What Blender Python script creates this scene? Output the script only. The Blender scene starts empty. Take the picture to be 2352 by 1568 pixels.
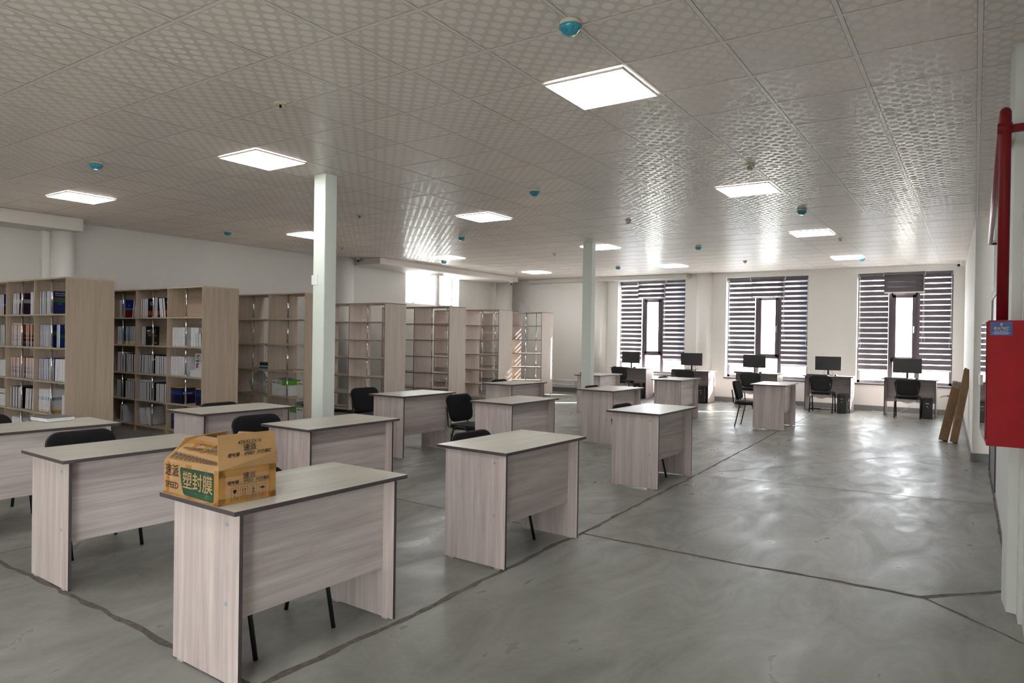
import bpy, bmesh, math, random
from mathutils import Vector, Matrix
random.seed(7)
S = bpy.context.scene
COL = S.collection
PI = math.pi

# ------------------------------------------------------------------ camera
cam_d = bpy.data.cameras.new('camera'); cam = bpy.data.objects.new('camera', cam_d); COL.objects.link(cam)
cam_d.sensor_width = 36.0; cam_d.lens = 1588.4/2352*36; cam_d.clip_start = .05; cam_d.clip_end = 300
HC = 1.498
r_ = Vector((0.83091737, 0.55620632, 0.0145207)); u_ = Vector((-0.01526423, -0.00330025, 0.99987805)); f_ = Vector((-0.55618641, 0.83103769, -0.00574783))
M = Matrix.Identity(4)
for i in range(3):
    M[i][0] = r_[i]; M[i][1] = u_[i]; M[i][2] = -f_[i]
M[2][3] = HC
cam.matrix_world = M
S.camera = cam
# ------------------------------------------------------------------ colour, world, sun
S.view_settings.view_transform = 'Standard'; S.view_settings.look = 'None'
S.view_settings.exposure = 0.27; S.view_settings.gamma = 1.0; S.view_settings.use_curve_mapping = False
w = bpy.data.worlds.new('world'); S.world = w; w.use_nodes = True
bg = w.node_tree.nodes['Background']; bg.inputs[0].default_value = (.97, .98, 1.0, 1); bg.inputs[1].default_value = 18.0
sd = bpy.data.lights.new('sun', 'SUN'); sun = bpy.data.objects.new('sun', sd); COL.objects.link(sun)
sd.energy = 70.0; sd.color = (1.0, .94, .86); sd.angle = math.radians(.6)
sun.rotation_euler = Vector((-.72, -.62, -.36)).to_track_quat('-Z', 'Y').to_euler()
LAMP = 15.5          # strength of the lit ceiling panels

CEIL = 3.173; X0, Y0, CELL = -2.401, 3.878, .6
XL, XR, YW, YB = -11.6, .229, 17.15, -4.6

# ------------------------------------------------------------------ node helpers
def mat(name):
    m = bpy.data.materials.new(name); m.use_nodes = True
    nt = m.node_tree
    return m, nt, nt.nodes['Principled BSDF']
def lk(nt, a, b): nt.links.new(a, b)
def N(nt, t, **kw):
    n = nt.nodes.new(t)
    for k, v in kw.items(): setattr(n, k, v)
    return n
def math_(nt, op, a, b=None, c=None):
    n = N(nt, 'ShaderNodeMath', operation=op)
    for i, v in enumerate((a, b, c)):
        if v is None: continue
        if hasattr(v, 'is_output'): lk(nt, v, n.inputs[i])
        else: n.inputs[i].default_value = v
    return n.outputs[0]
def ramp(nt, fac, stops):
    n = N(nt, 'ShaderNodeValToRGB')
    e = n.color_ramp.elements
    while len(e) < len(stops): e.new(.5)
    for s, (p, c) in zip(e, stops):
        s.position = p; s.color = (*c, 1)
    lk(nt, fac, n.inputs[0]); return n.outputs[0]
def coords(nt, kind='Object', scale=(1, 1, 1), rnd=0.0):
    tc = N(nt, 'ShaderNodeTexCoord'); mp = N(nt, 'ShaderNodeMapping')
    mp.inputs['Scale'].default_value = scale
    src = tc.outputs[kind]
    if rnd:
        oi = N(nt, 'ShaderNodeObjectInfo'); va = N(nt, 'ShaderNodeVectorMath', operation='ADD')
        mu = math_(nt, 'MULTIPLY', oi.outputs['Random'], rnd)
        lk(nt, src, va.inputs[0]); lk(nt, mu, va.inputs[1]); src = va.outputs[0]
    lk(nt, src, mp.inputs[0]); return mp.outputs[0]
def noise(nt, vec, scale=5, detail=4, rough=.5, dist=0):
    n = N(nt, 'ShaderNodeTexNoise'); n.inputs['Scale'].default_value = scale; n.inputs['Detail'].default_value = detail
    n.inputs['Roughness'].default_value = rough; n.inputs['Distortion'].default_value = dist
    lk(nt, vec, n.inputs['Vector']); return n.outputs[0]
def bump(nt, p, h, strength=.2, dist=.01):
    b = N(nt, 'ShaderNodeBump'); b.inputs['Strength'].default_value = strength; b.inputs['Distance'].default_value = dist
    lk(nt, h, b.inputs['Height']); lk(nt, b.outputs[0], p.inputs['Normal'])
def plain(name, c, rough=.5, metal=0, var=.06, vscale=8, spec=.5, coat=0):
    m, nt, p = mat(name)
    v = noise(nt, coords(nt), vscale, 3)
    lo = tuple(max(0, x*(1-var)) for x in c); hi = tuple(min(1, x*(1+var)) for x in c)
    lk(nt, ramp(nt, v, [(.3, lo), (.7, hi)]), p.inputs['Base Color'])
    p.inputs['Roughness'].default_value = rough; p.inputs['Metallic'].default_value = metal
    p.inputs['Specular IOR Level'].default_value = spec; p.inputs['Coat Weight'].default_value = coat
    return m
def wood(name, stops, grain, rough=.42, fine=1.0):
    # grain: axis the fibres run along
    m, nt, p = mat(name)
    L, Wd = .55, 9.0*fine
    sc = {'x': (L, Wd, Wd), 'y': (Wd, L, Wd), 'z': (Wd, Wd, L)}[grain]
    v1 = coords(nt, scale=sc, rnd=37.0)
    a = noise(nt, v1, 1.6, 7, .62, .9)
    sc2 = {'x': (1.2, 60*fine, 60*fine), 'y': (60*fine, 1.2, 60*fine), 'z': (60*fine, 60*fine, 1.2)}[grain]
    b = noise(nt, coords(nt, scale=sc2, rnd=11.0), 1.5, 3, .6)
    f = math_(nt, 'ADD', math_(nt, 'MULTIPLY', a, .72), math_(nt, 'MULTIPLY', b, .28))
    lk(nt, ramp(nt, f, stops), p.inputs['Base Color'])
    p.inputs['Roughness'].default_value = rough; p.inputs['Specular IOR Level'].default_value = .45
    bump(nt, p, b, .06, .002)
    return m

ASH = [(.30, (.36, .30, .335)), (.38, (.47, .395, .40)), (.5, (.585, .505, .495)), (.60, (.665, .59, .57)), (.70, (.75, .695, .665))]
M_WX = wood('desk_wood_grain_x', ASH, 'x'); M_WY = wood('desk_wood_grain_y', ASH, 'y'); M_WZ = wood('desk_wood_grain_z', ASH, 'z')
TOPW = [(.28, (.37, .35, .31)), (.5, (.50, .475, .42)), (.72, (.62, .585, .52))]
M_TOP = wood('desk_top_wood', TOPW, 'y', .33)
OAK = [(.28, (.36, .28, .215)), (.5, (.46, .365, .285)), (.72, (.55, .45, .355))]
M_OZ = wood('bookcase_wood_upright', OAK, 'z', .5, 1.6); M_OX = wood('bookcase_wood_shelf', OAK, 'x', .5, 1.6)
OAK2 = [(.28, (.44, .35, .30)), (.5, (.55, .455, .395)), (.72, (.64, .55, .48))]
M_OZ2 = wood('pale_bookcase_wood_upright', OAK2, 'z', .5, 1.6); M_OX2 = wood('pale_bookcase_wood_shelf', OAK2, 'x', .5, 1.6)
M_EDGE = plain('dark_edge_band', (.075, .06, .065), .5)
M_OEDGE = plain('pale_edge_band', (.50, .44, .31), .5)
M_OEDGE2 = plain('brown_edge_band', (.24, .19, .13), .5)
M_CHROME = plain('chrome_tube', (.78, .78, .80), .12, 1.0, .03)
M_GREY = plain('grey_plastic', (.33, .36, .39), .45)
M_FOOT = plain('clear_grey_foot', (.45, .43, .46), .3)
M_BOLT = plain('blue_grey_cap', (.33, .40, .46), .4)
M_WHITEP = plain('white_plastic', (.75, .75, .74), .4)
M_BLACKP = plain('black_plastic', (.012, .012, .014), .38)
M_FABRIC = None
def mk_fabric():
    m, nt, p = mat('black_fabric')
    v = coords(nt, scale=(400, 400, 400)); n = noise(nt, v, 1, 2)
    lk(nt, ramp(nt, n, [(.3, (.004, .004, .005)), (.7, (.018, .018, .02))]), p.inputs['Base Color'])
    p.inputs['Roughness'].default_value = .9; p.inputs['Specular IOR Level'].default_value = .25
    bump(nt, p, n, .3, .002); return m
M_FABRIC = mk_fabric()
M_TUBE = plain('black_painted_steel', (.008, .008, .009), .35, 0, .1, 20, .6)
M_PAGE = plain('book_page_edges', (.72, .72, .76), .8, 0, .10, 60)
M_PAPER = plain('white_paper', (.8, .8, .8), .7)

def mk_wall(name, c):
    m, nt, p = mat(name)
    a = noise(nt, coords(nt), .7, 5, .6); b = noise(nt, coords(nt), 14, 4, .6)
    f = math_(nt, 'ADD', math_(nt, 'MULTIPLY', a, .7), math_(nt, 'MULTIPLY', b, .3))
    lk(nt, ramp(nt, f, [(.3, tuple(x*.95 for x in c)), (.7, tuple(min(1, x*1.03) for x in c))]), p.inputs['Base Color'])
    p.inputs['Roughness'].default_value = .62; bump(nt, p, b, .08, .01); return m
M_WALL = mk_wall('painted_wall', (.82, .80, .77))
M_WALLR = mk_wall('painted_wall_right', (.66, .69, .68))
M_COLUMN = mk_wall('painted_column', (.80, .87, .82))
M_SOFFIT = mk_wall('painted_soffit', (.66, .63, .60))
M_BASE = plain('grey_baseboard', (.20, .20, .205), .5)

def mk_floor():
    m, nt, p = mat('polished_concrete')
    v = coords(nt)
    a = noise(nt, v, .55, 8, .62, .6); b = noise(nt, coords(nt, scale=(1, .45, 1)), 2.6, 6, .66, 1.2); c = noise(nt, v, 30, 4, .7)
    f = math_(nt, 'ADD', math_(nt, 'ADD', math_(nt, 'MULTIPLY', a, .45), math_(nt, 'MULTIPLY', b, .42)), math_(nt, 'MULTIPLY', c, .13))
    base = ramp(nt, f, [(.32, (.155, .156, .141)), (.45, (.220, .222, .205)), (.55, (.268, .272, .253)), (.68, (.34, .344, .322))])
    st = noise(nt, coords(nt, scale=(1, 1.6, 1)), 3.1, 7, .72, 2.0)
    sf = ramp(nt, st, [(.665, (0, 0, 0)), (.72, (1, 1, 1))])
    mx = N(nt, 'ShaderNodeMix', data_type='RGBA')
    lk(nt, math_(nt, 'MULTIPLY', sf, .45), mx.inputs['Factor']); lk(nt, base, mx.inputs['A']); mx.inputs['B'].default_value = (.12, .10, .08, 1)
    lk(nt, mx.outputs['Result'], p.inputs['Base Color'])
    lk(nt, ramp(nt, b, [(.35, (.46, .46, .46)), (.65, (.27, .27, .27))]), p.inputs['Roughness'])
    p.inputs['Specular IOR Level'].default_value = .26
    bump(nt, p, f, .12, .02); return m
M_FLOOR = mk_floor()
M_JOINT = plain('floor_joint_filler', (.115, .10, .085), .8, 0, .35, 25)

def mk_ceiling():
    m, nt, p = mat('patterned_ceiling_tile')
    tc = N(nt, 'ShaderNodeTexCoord'); sp = N(nt, 'ShaderNodeSeparateXYZ'); lk(nt, tc.outputs['Object'], sp.inputs[0])
    X, Y = sp.outputs[0], sp.outputs[1]
    u = math_(nt, 'DIVIDE', math_(nt, 'SUBTRACT', X, X0), .06); v = math_(nt, 'DIVIDE', math_(nt, 'SUBTRACT', Y, Y0), .06)
    a = math_(nt, 'MULTIPLY', math_(nt, 'ADD', u, v), .5); b = math_(nt, 'MULTIPLY', math_(nt, 'SUBTRACT', u, v), .5)
    fa = math_(nt, 'SUBTRACT', a, math_(nt, 'ROUND', a)); fb = math_(nt, 'SUBTRACT', b, math_(nt, 'ROUND', b))
    du = math_(nt, 'MULTIPLY', math_(nt, 'ADD', fa, fb), .06/.031); dv = math_(nt, 'MULTIPLY', math_(nt, 'SUBTRACT', fa, fb), .06/.037)
    d = math_(nt, 'SQRT', math_(nt, 'ADD', math_(nt, 'POWER', math_(nt, 'ABSOLUTE', du), 2.0), math_(nt, 'POWER', math_(nt, 'ABSOLUTE', dv), 2.0)))
    inside = math_(nt, 'SUBTRACT', 1.0, math_(nt, 'MINIMUM', 1.0, math_(nt, 'MAXIMUM', 0.0, math_(nt, 'MULTIPLY', math_(nt, 'SUBTRACT', d, .93), 9))))
    # tone of each tile
    cx = math_(nt, 'FLOOR', math_(nt, 'DIVIDE', math_(nt, 'SUBTRACT', X, X0), CELL)); cy = math_(nt, 'FLOOR', math_(nt, 'DIVIDE', math_(nt, 'SUBTRACT', Y, Y0), CELL))
    cb = N(nt, 'ShaderNodeCombineXYZ'); lk(nt, cx, cb.inputs[0]); lk(nt, cy, cb.inputs[1])
    wn = N(nt, 'ShaderNodeTexWhiteNoise'); lk(nt, cb.outputs[0], wn.inputs[0])
    k = math_(nt, 'ADD', .96, math_(nt, 'MULTIPLY', wn.outputs[0], .07))
    mx = N(nt, 'ShaderNodeMix', data_type='RGBA'); lk(nt, inside, mx.inputs['Factor'])
    mx.inputs['A'].default_value = (.72, .655, .62, 1); mx.inputs['B'].default_value = (.89, .83, .78, 1)
    vm = N(nt, 'ShaderNodeVectorMath', operation='SCALE'); lk(nt, mx.outputs['Result'], vm.inputs[0]); lk(nt, k, vm.inputs['Scale'])
    lk(nt, vm.outputs[0], p.inputs['Base Color'])
    lk(nt, math_(nt, 'ADD', .29, math_(nt, 'MULTIPLY', inside, .3)), p.inputs['Roughness'])
    lk(nt, math_(nt, 'SUBTRACT', .55, math_(nt, 'MULTIPLY', inside, .45)), p.inputs['Specular IOR Level'])
    tv = N(nt, 'ShaderNodeTexWhiteNoise'); 
    bump(nt, p, noise(nt, coords(nt), 5, 2), .07, .012)
    return m
M_CEIL = mk_ceiling()
M_TBAR = plain('ceiling_grid_bar', (.82, .76, .72), .35)
def emit(name, c, s):
    m, nt, p = mat(name); p.inputs['Base Color'].default_value = (.8, .8, .8, 1)
    p.inputs['Emission Color'].default_value = (*c, 1); p.inputs['Emission Strength'].default_value = s; return m
M_LAMP = emit('lit_diffuser', (1, .985, .96), LAMP)

def mk_glass():
    m = bpy.data.materials.new('window_glass'); m.use_nodes = True; nt = m.node_tree; nt.nodes.clear()
    o = N(nt, 'ShaderNodeOutputMaterial'); t = N(nt, 'ShaderNodeBsdfTransparent'); g = N(nt, 'ShaderNodeBsdfGlossy')
    g.inputs['Roughness'].default_value = .02; t.inputs[0].default_value = (.95, .97, .97, 1)
    fr = N(nt, 'ShaderNodeLayerWeight'); fr.inputs[0].default_value = .5; k_ = math_(nt, 'ADD', .04, math_(nt, 'MULTIPLY', math_(nt, 'POWER', fr.outputs['Facing'], 5.0), .7)); mx = N(nt, 'ShaderNodeMixShader')
    lk(nt, k_, mx.inputs[0]); lk(nt, t.outputs[0], mx.inputs[1]); lk(nt, g.outputs[0], mx.inputs[2]); lk(nt, mx.outputs[0], o.inputs[0]); return m
M_GLASS = mk_glass()
def mk_film(k0=.12, k1=.55, nm='clear_plastic_film'):
    m = bpy.data.materials.new(nm); m.use_nodes = True; nt = m.node_tree; nt.nodes.clear()
    o = N(nt, 'ShaderNodeOutputMaterial'); t = N(nt, 'ShaderNodeBsdfTransparent'); g = N(nt, 'ShaderNodeBsdfGlossy'); d = N(nt, 'ShaderNodeBsdfTranslucent')
    d2 = N(nt, 'ShaderNodeBsdfDiffuse')
    g.inputs['Roughness'].default_value = .18; t.inputs[0].default_value = (.95, .95, .95, 1)
    for q in (d, d2): q.inputs[0].default_value = (.85, .87, .88, 1)
    dd = N(nt, 'ShaderNodeMixShader'); lk(nt, d.outputs[0], dd.inputs[1]); lk(nt, d2.outputs[0], dd.inputs[2])
    gg = N(nt, 'ShaderNodeMixShader'); gg.inputs[0].default_value = .35; lk(nt, dd.outputs[0], gg.inputs[1]); lk(nt, g.outputs[0], gg.inputs[2])
    mx = N(nt, 'ShaderNodeMixShader'); v = noise(nt, coords(nt), 22, 4, .6, 1.5)
    lk(nt, math_(nt, 'ADD', k0, math_(nt, 'MULTIPLY', v, k1)), mx.inputs[0]); lk(nt, t.outputs[0], mx.inputs[1]); lk(nt, gg.outputs[0], mx.inputs[2]); lk(nt, mx.outputs[0], o.inputs[0]); return m
M_FILM = mk_film(); M_CLEAR = mk_film(.03, .16, 'clear_tape'); M_CLEAR2 = mk_film(.04, .22, 'thin_clear_film'); M_SAG = mk_film(.25, .6, 'folded_clear_film')
def mk_blind(name, open_, tcol=.6, solid=.6):
    # zebra blind: opaque dark bands alternating with sheer bands
    m = bpy.data.materials.new(name); m.use_nodes = True; nt = m.node_tree; nt.nodes.clear()
    o = N(nt, 'ShaderNodeOutputMaterial')
    tc = N(nt, 'ShaderNodeTexCoord'); sp = N(nt, 'ShaderNodeSeparateXYZ'); lk(nt, tc.outputs['Object'], sp.inputs[0])
    fz = math_(nt, 'FRACT', math_(nt, 'DIVIDE', sp.outputs[2], .117))
    sheer = math_(nt, 'LESS_THAN', fz, open_)
    dark = N(nt, 'ShaderNodeBsdfDiffuse'); dark.inputs[0].default_value = (.19, .165, .18, 1)
    dt = N(nt, 'ShaderNodeBsdfTranslucent'); dt.inputs[0].default_value = (.10, .085, .095, 1)
    dm = N(nt, 'ShaderNodeMixShader'); dm.inputs[0].default_value = .3; lk(nt, dark.outputs[0], dm.inputs[1]); lk(nt, dt.outputs[0], dm.inputs[2])
    t = N(nt, 'ShaderNodeBsdfTransparent'); t.inputs[0].default_value = (.8, .8, .82, 1)
    s2 = N(nt, 'ShaderNodeBsdfTranslucent'); s2.inputs[0].default_value = (tcol*.97, tcol, tcol*1.08, 1)
    sm = N(nt, 'ShaderNodeMixShader'); sm.inputs[0].default_value = solid; lk(nt, t.outputs[0], sm.inputs[1]); lk(nt, s2.outputs[0], sm.inputs[2])
    mx = N(nt, 'ShaderNodeMixShader'); lk(nt, sheer, mx.inputs[0]); lk(nt, dm.outputs[0], mx.inputs[1]); lk(nt, sm.outputs[0], mx.inputs[2]); lk(nt, mx.outputs[0], o.inputs[0]); return m
M_BLIND = mk_blind('zebra_blind_open', .28); M_BLIND2 = mk_blind('zebra_blind_wide', .36, .24, .98); M_BLIND4 = mk_blind('zebra_blind_narrow', .18); M_BLIND3 = mk_blind('zebra_blind_nearly_closed', .10, .10, .99)
M_FRAME = plain('dark_window_frame', (.09, .07, .085), .45)
M_RED = plain('red_enamel', (.36, .006, .012), .5, 0, .10, 6, .25, 0)
M_REDG = plain('glossy_red_door', (.22, .01, .02), .05, .6, .02, 4, .8, 1.0)
M_REDP = plain('red_painted_pipe', (.17, .004, .008), .5, 0, .08, 9, .25)
M_PINKP = plain('red_pipe_faded', (.27, .05, .06), .3, 0, .08, 9, .6)
def mk_card(name, c):
    m, nt, p = mat(name)
    a = noise(nt, coords(nt), 9, 5, .6); b = noise(nt, coords(nt, scale=(1, 1, 60)), 3, 2)
    f = math_(nt, 'ADD', math_(nt, 'MULTIPLY', a, .7), math_(nt, 'MULTIPLY', b, .3))
    lk(nt, ramp(nt, f, [(.3, tuple(x*.86 for x in c)), (.7, tuple(x*1.1 for x in c))]), p.inputs['Base Color'])
    p.inputs['Roughness'].default_value = .7; bump(nt, p, f, .1, .004); return m
M_CARD = mk_card('kraft_cardboard', (.42, .245, .105)); M_CARD2 = mk_card('brown_cardboard', (.22, .13, .06))
M_TAPE = plain('brown_packing_tape', (.40, .20, .05), .15, 0, .1, 30, .6)
M_INK = plain('black_ink', (.015, .012, .012), .6)
M_GREEN = plain('green_print', (.018, .075, .042), .4, 0, .08, 20)
M_CYAN = plain('blue_dust_cover', (.03, .30, .42), .25, 0, .06, 10, .5, .5)
M_CREAM = plain('cream_plastic', (.62, .56, .44), .4)

# ------------------------------------------------------------------ mesh helpers
class MB:
    def __init__(s): s.v = []; s.f = []; s.m = []; s.sm = []
    def quad(s, pts, mi=0, smooth=False):
        b = len(s.v); s.v += [tuple(p) for p in pts]; s.f.append(tuple(range(b, b+len(pts)))); s.m.append(mi); s.sm.append(smooth)
    def box(s, x0, x1, y0, y1, z0, z1, mi=0, faces=None, T=None):
        P = [(x0, y0, z0), (x1, y0, z0), (x1, y1, z0), (x0, y1, z0), (x0, y0, z1), (x1, y0, z1), (x1, y1, z1), (x0, y1, z1)]
        if T is not None: P = [tuple(T @ Vector(p)) for p in P]
        b = len(s.v); s.v += P
        F = {'-z': (0, 3, 2, 1), '+z': (4, 5, 6, 7), '-y': (0, 1, 5, 4), '+x': (1, 2, 6, 5), '+y': (2, 3, 7, 6), '-x': (3, 0, 4, 7)}
        for k, f in F.items():
            s.f.append(tuple(b+i for i in f)); s.m.append(faces.get(k, mi) if faces else mi); s.sm.append(False)
    def slab(s, pts, th, mi=0):
        # polygon extruded by th along its normal
        P = [Vector(p) for p in pts]; n = (P[1]-P[0]).cross(P[2]-P[0]).normalized()*th
        Q = [p-n for p in P]; k = len(P); b = len(s.v); s.v += [tuple(p) for p in P+Q]
        s.f.append(tuple(b+i for i in range(k))); s.f.append(tuple(b+k+i for i in reversed(range(k)))); s.m += [mi, mi]; s.sm += [False, False]
        for i in range(k):
            j = (i+1) % k; s.f.append((b+i, b+k+i, b+k+j, b+j)); s.m.append(mi); s.sm.append(False)
    def tube(s, pts, r, seg=10, mi=0, cap=True, ry=None):
        P = [Vector(p) for p in pts]; rings = []; up = None
        for i, p in enumerate(P):
            t = ((P[min(i+1, len(P)-1)]-p).normalized()+(p-P[max(i-1, 0)]).normalized())
            t = t.normalized() if t.length > 1e-6 else Vector((0, 0, 1))
            if up is None:
                up = Vector((0, 0, 1)) if abs(t.z) < .9 else Vector((1, 0, 0))
            a = t.cross(up).normalized(); up = a.cross(t).normalized(); b2 = up
            rr = r[i] if isinstance(r, (list, tuple)) else r
            base = len(s.v); rings.append(base)
            for k in range(seg):
                an = 2*PI*k/seg; s.v.append(tuple(p+a*math.cos(an)*rr+b2*math.sin(an)*(ry or rr)))
        for i in range(len(P)-1):
            for k in range(seg):
                k2 = (k+1) % seg; s.f.append((rings[i]+k, rings[i]+k2, rings[i+1]+k2, rings[i+1]+k)); s.m.append(mi); s.sm.append(True)
        if cap:
            s.f.append(tuple(rings[0]+k for k in reversed(range(seg)))); s.f.append(tuple(rings[-1]+k for k in range(seg))); s.m += [mi, mi]; s.sm += [False, False]
    def lathe(s, prof, seg=20, c=(0, 0, 0), mi=0):
        rings = []
        for r, z in prof:
            rings.append(len(s.v))
            for k in range(seg):
                an = 2*PI*k/seg; s.v.append((c[0]+r*math.cos(an), c[1]+r*math.sin(an), c[2]+z))
        for i in range(len(prof)-1):
            for k in range(seg):
                k2 = (k+1) % seg; s.f.append((rings[i]+k, rings[i]+k2, rings[i+1]+k2, rings[i+1]+k)); s.m.append(mi); s.sm.append(True)
        s.f.append(tuple(rings[0]+k for k in reversed(range(seg)))); s.f.append(tuple(rings[-1]+k for k in range(seg))); s.m += [mi, mi]; s.sm += [False, False]
    def build(s, name, mats, parent=None, bevel=0, seg=2, subsurf=0):
        me = bpy.data.meshes.new(name); me.from_pydata(s.v, [], s.f)
        for m in (mats if isinstance(mats, (list, tuple)) else [mats]): me.materials.append(m)
        for p, mi, sm in zip(me.polygons, s.m, s.sm): p.material_index = mi; p.use_smooth = sm
        me.update()
        bm = bmesh.new(); bm.from_mesh(me); bmesh.ops.recalc_face_normals(bm, faces=bm.faces); bm.to_mesh(me); bm.free()
        o = bpy.data.objects.new(name, me); COL.objects.link(o)
        if parent: o.parent = parent
        if bevel:
            b = o.modifiers.new('bevel', 'BEVEL'); b.width = bevel; b.segments = seg; b.limit_method = 'ANGLE'; b.angle_limit = .6
        if subsurf:
            b = o.modifiers.new('sub', 'SUBSURF'); b.levels = subsurf; b.render_levels = subsurf
        return o
def tag(o, label, cat, group=None):
    o['label'] = label; o['category'] = cat
    if group: o['group'] = group
    return o
def empty(name, loc=(0, 0, 0), rz=0, label=None, cat=None, group=None):
    o = bpy.data.objects.new(name, None); COL.objects.link(o); o.location = loc; o.rotation_euler = (0, 0, rz); o.empty_display_size = .1
    if label: tag(o, label, cat, group)
    return o
def struct(name, mb, mats, parent=None, **k):
    o = mb.build(name, mats, parent, **k)
    if not parent: o['kind'] = 'structure'
    return o
def copy_tree(o, parent=None):
    c = o.copy(); COL.objects.link(c)
    if parent: c.parent = parent
    for ch in list(o.children): copy_tree(ch, c)
    return c
def place(proto, used, loc, rz, label, group=None, cat=None):
    o = proto if not used[0] else copy_tree(proto); used[0] = True
    o.location = loc; o.rotation_euler = (0, 0, rz); o['label'] = label
    if cat: o['category'] = cat
    if group: o['group'] = group
    elif 'group' in o: del o['group']
    return o
def text(body, size, material, M4, parent, name='lettering', shear=0, sx=1.0, align='CENTER', bold=0):
    cu = bpy.data.curves.new(name, 'FONT'); cu.body = body; cu.size = size; cu.align_x = align; cu.align_y = 'CENTER'; cu.shear = shear; cu.offset = bold
    cu.resolution_u = 2
    t = bpy.data.objects.new(name, cu); COL.objects.link(t)
    dg = bpy.context.evaluated_depsgraph_get(); me = bpy.data.meshes.new_from_object(t.evaluated_get(dg))
    bpy.data.objects.remove(t)
    me.transform(Matrix.Diagonal((sx, 1, 1, 1))); me.transform(M4)
    me.materials.clear(); me.materials.append(material)
    o = bpy.data.objects.new(name, me); COL.objects.link(o); o.parent = parent
    return o
def frame4(o, x, y):
    # matrix with local x, y axes along given world vectors and origin o
    x = Vector(x).normalized(); y = Vector(y).normalized(); z = x.cross(y)
    m = Matrix.Identity(4)
    for i in range(3): m[i][0] = x[i]; m[i][1] = y[i]; m[i][2] = z[i]; m[i][3] = o[i]
    return m

# ================================================================== STRUCTURE
def wobble(p, q, w, amp, step=.09):
    # ribbon of quads from p to q with hand-cut edges
    d = Vector((q[0]-p[0], q[1]-p[1])); L = d.length; n = max(2, int(L/step)); d /= L; t = Vector((-d.y, d.x)); out = []
    off = 0
    for i in range(n+1):
        off = off*.7+random.uniform(-amp, amp); ww = w*random.uniform(.6, 1.35)
        c = Vector(p)+d*(L*i/n)+t*off; out.append((c-t*ww/2, c+t*ww/2))
    return out
fb = MB()
fb.box(XL-.3, XR+.3, YB, YW+.3, -.2, 0)
def joint(p, q, w=.022, amp=.007, step=.09, z=.0012):
    r = wobble(p, q, w, amp, step)
    for (a, b), (c, d) in zip(r, r[1:]): fb.quad([(a.x, a.y, z), (c.x, c.y, z), (d.x, d.y, z), (b.x, b.y, z)], 1)
joint((-2.50, -1), (-2.50, 4.70), .038, .010)
joint((-2.50, 4.70), (-2.55, 7.55), .034, .009); joint((-2.55, 7.55), (-2.70, 12.0), .022, .006); joint((-2.7, 12.0), (-2.8, 17.1), .014, .004)
joint((-2.49, 4.72), (-.231, 4.742), .032, .009); joint((-.231, 4.742), (.16, 5.16), .032, .009); joint((-.231, 4.742), (.225, 4.31), .022, .008)
joint((-11.3, 1.97), (-2.51, 1.84), .034, .011); joint((-11.3, 4.80), (-2.51, 4.66), .020, .006)
joint((-2.55, 7.55), (.19, 7.875), .012, .003); joint((-2.58, 7.58), (-.9, 10.32), .010, .003); joint((-.9, 10.32), (-.05, 10.45), .010, .003)
joint((-3.6, 10.25), (-.07, 10.75), .009, .003); joint((-11.3, 7.7), (-2.56, 7.55), .010, .003); joint((-11.3, 10.4), (-3.6, 10.25), .009, .003)
joint((-11.3, 13.2), (-.2, 13.6), .008, .002); joint((-5.4, -1), (-5.44, 6.5), .018, .005); joint((-8.4, -1), (-8.5, 17), .016, .005)
joint((.165, 10.2), (.20, 5.1), .018, .0025); joint((-2.5, -.95), (.22, -1.05), .022, .008)
struct('floor', fb, [M_FLOOR, M_JOINT])

cb = MB(); cb.box(XL-.3, XR+.4, YB, YW+.3, CEIL, CEIL+.2)
i = -16
while X0+i*CELL < XR+.3:
    x = X0+i*CELL
    if x > XL:
        cb.box(x-.012, x+.012, YB, YW, CEIL-.0015, CEIL, 1)
        for sx in (-.0145, .012): cb.box(x+sx, x+sx+.0025, YB, YW, CEIL-.0008, CEIL, 2)
    i += 1
j = -14
while Y0+j*CELL < YW:
    y = Y0+j*CELL
    if y > YB:
        cb.box(XL, XR, y-.012, y+.012, CEIL-.0018, CEIL, 1)
        for sx in (-.0145, .012): cb.box(XL, XR, y+sx, y+sx+.0025, CEIL-.0006, CEIL, 2)
    j += 1
struct('ceiling', cb, [M_CEIL, M_TBAR, plain('ceiling_gap_shade', (.16, .12, .11), .8)])  # last material paints the dark shadow line beside the grid bars

# window wall with three openings
WIN = [(-8.05, -6.17), (-5.13, -3.23), (-2.21, -.39)]
WZ0, WZ1 = .60, 3.045
wb = MB(); xs = [XL-.3]
for a, b in WIN: xs += [a, b]
xs.append(XR+.4)
for k in range(0, len(xs), 2): wb.box(xs[k], xs[k+1], YW, YW+.36, 0, CEIL)
for a, b in WIN: wb.box(a, b, YW, YW+.36, 0, WZ0); wb.box(a, b, YW, YW+.36, WZ1, CEIL)
struct('wall_back', wb, M_WALL)
# left wall with its window
LW0, LW1, LZ0, LZ1 = 12.62, 14.72, 2.31, 3.12
lb = MB()
for y0, y1, z0, z1 in ((YB, LW0, 0, CEIL), (LW1, YW+.36, 0, CEIL), (LW0, LW1, 0, LZ0), (LW0, LW1, LZ1, CEIL)): lb.box(XL-.36, XL, y0, y1, z0, z1)
struct('wall_left', lb, mk_wall('painted_wall_left_dim', (.68, .66, .63)))  # dimness of the left wall put into its darker colour
nb = MB()   # wall behind the camera, with two openings
NW = []
xs = [XL-.3]
for a, b in NW: xs += [a, b]
xs.append(XR+.4)
for k in range(0, len(xs), 2): nb.box(xs[k], xs[k+1], YB-.36, YB, 0, CEIL)
for a, b in NW: nb.box(a, b, YB-.36, YB, 0, .6); nb.box(a, b, YB-.36, YB, 2.9, CEIL)
struct('wall_front', nb, M_WALL)
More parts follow.
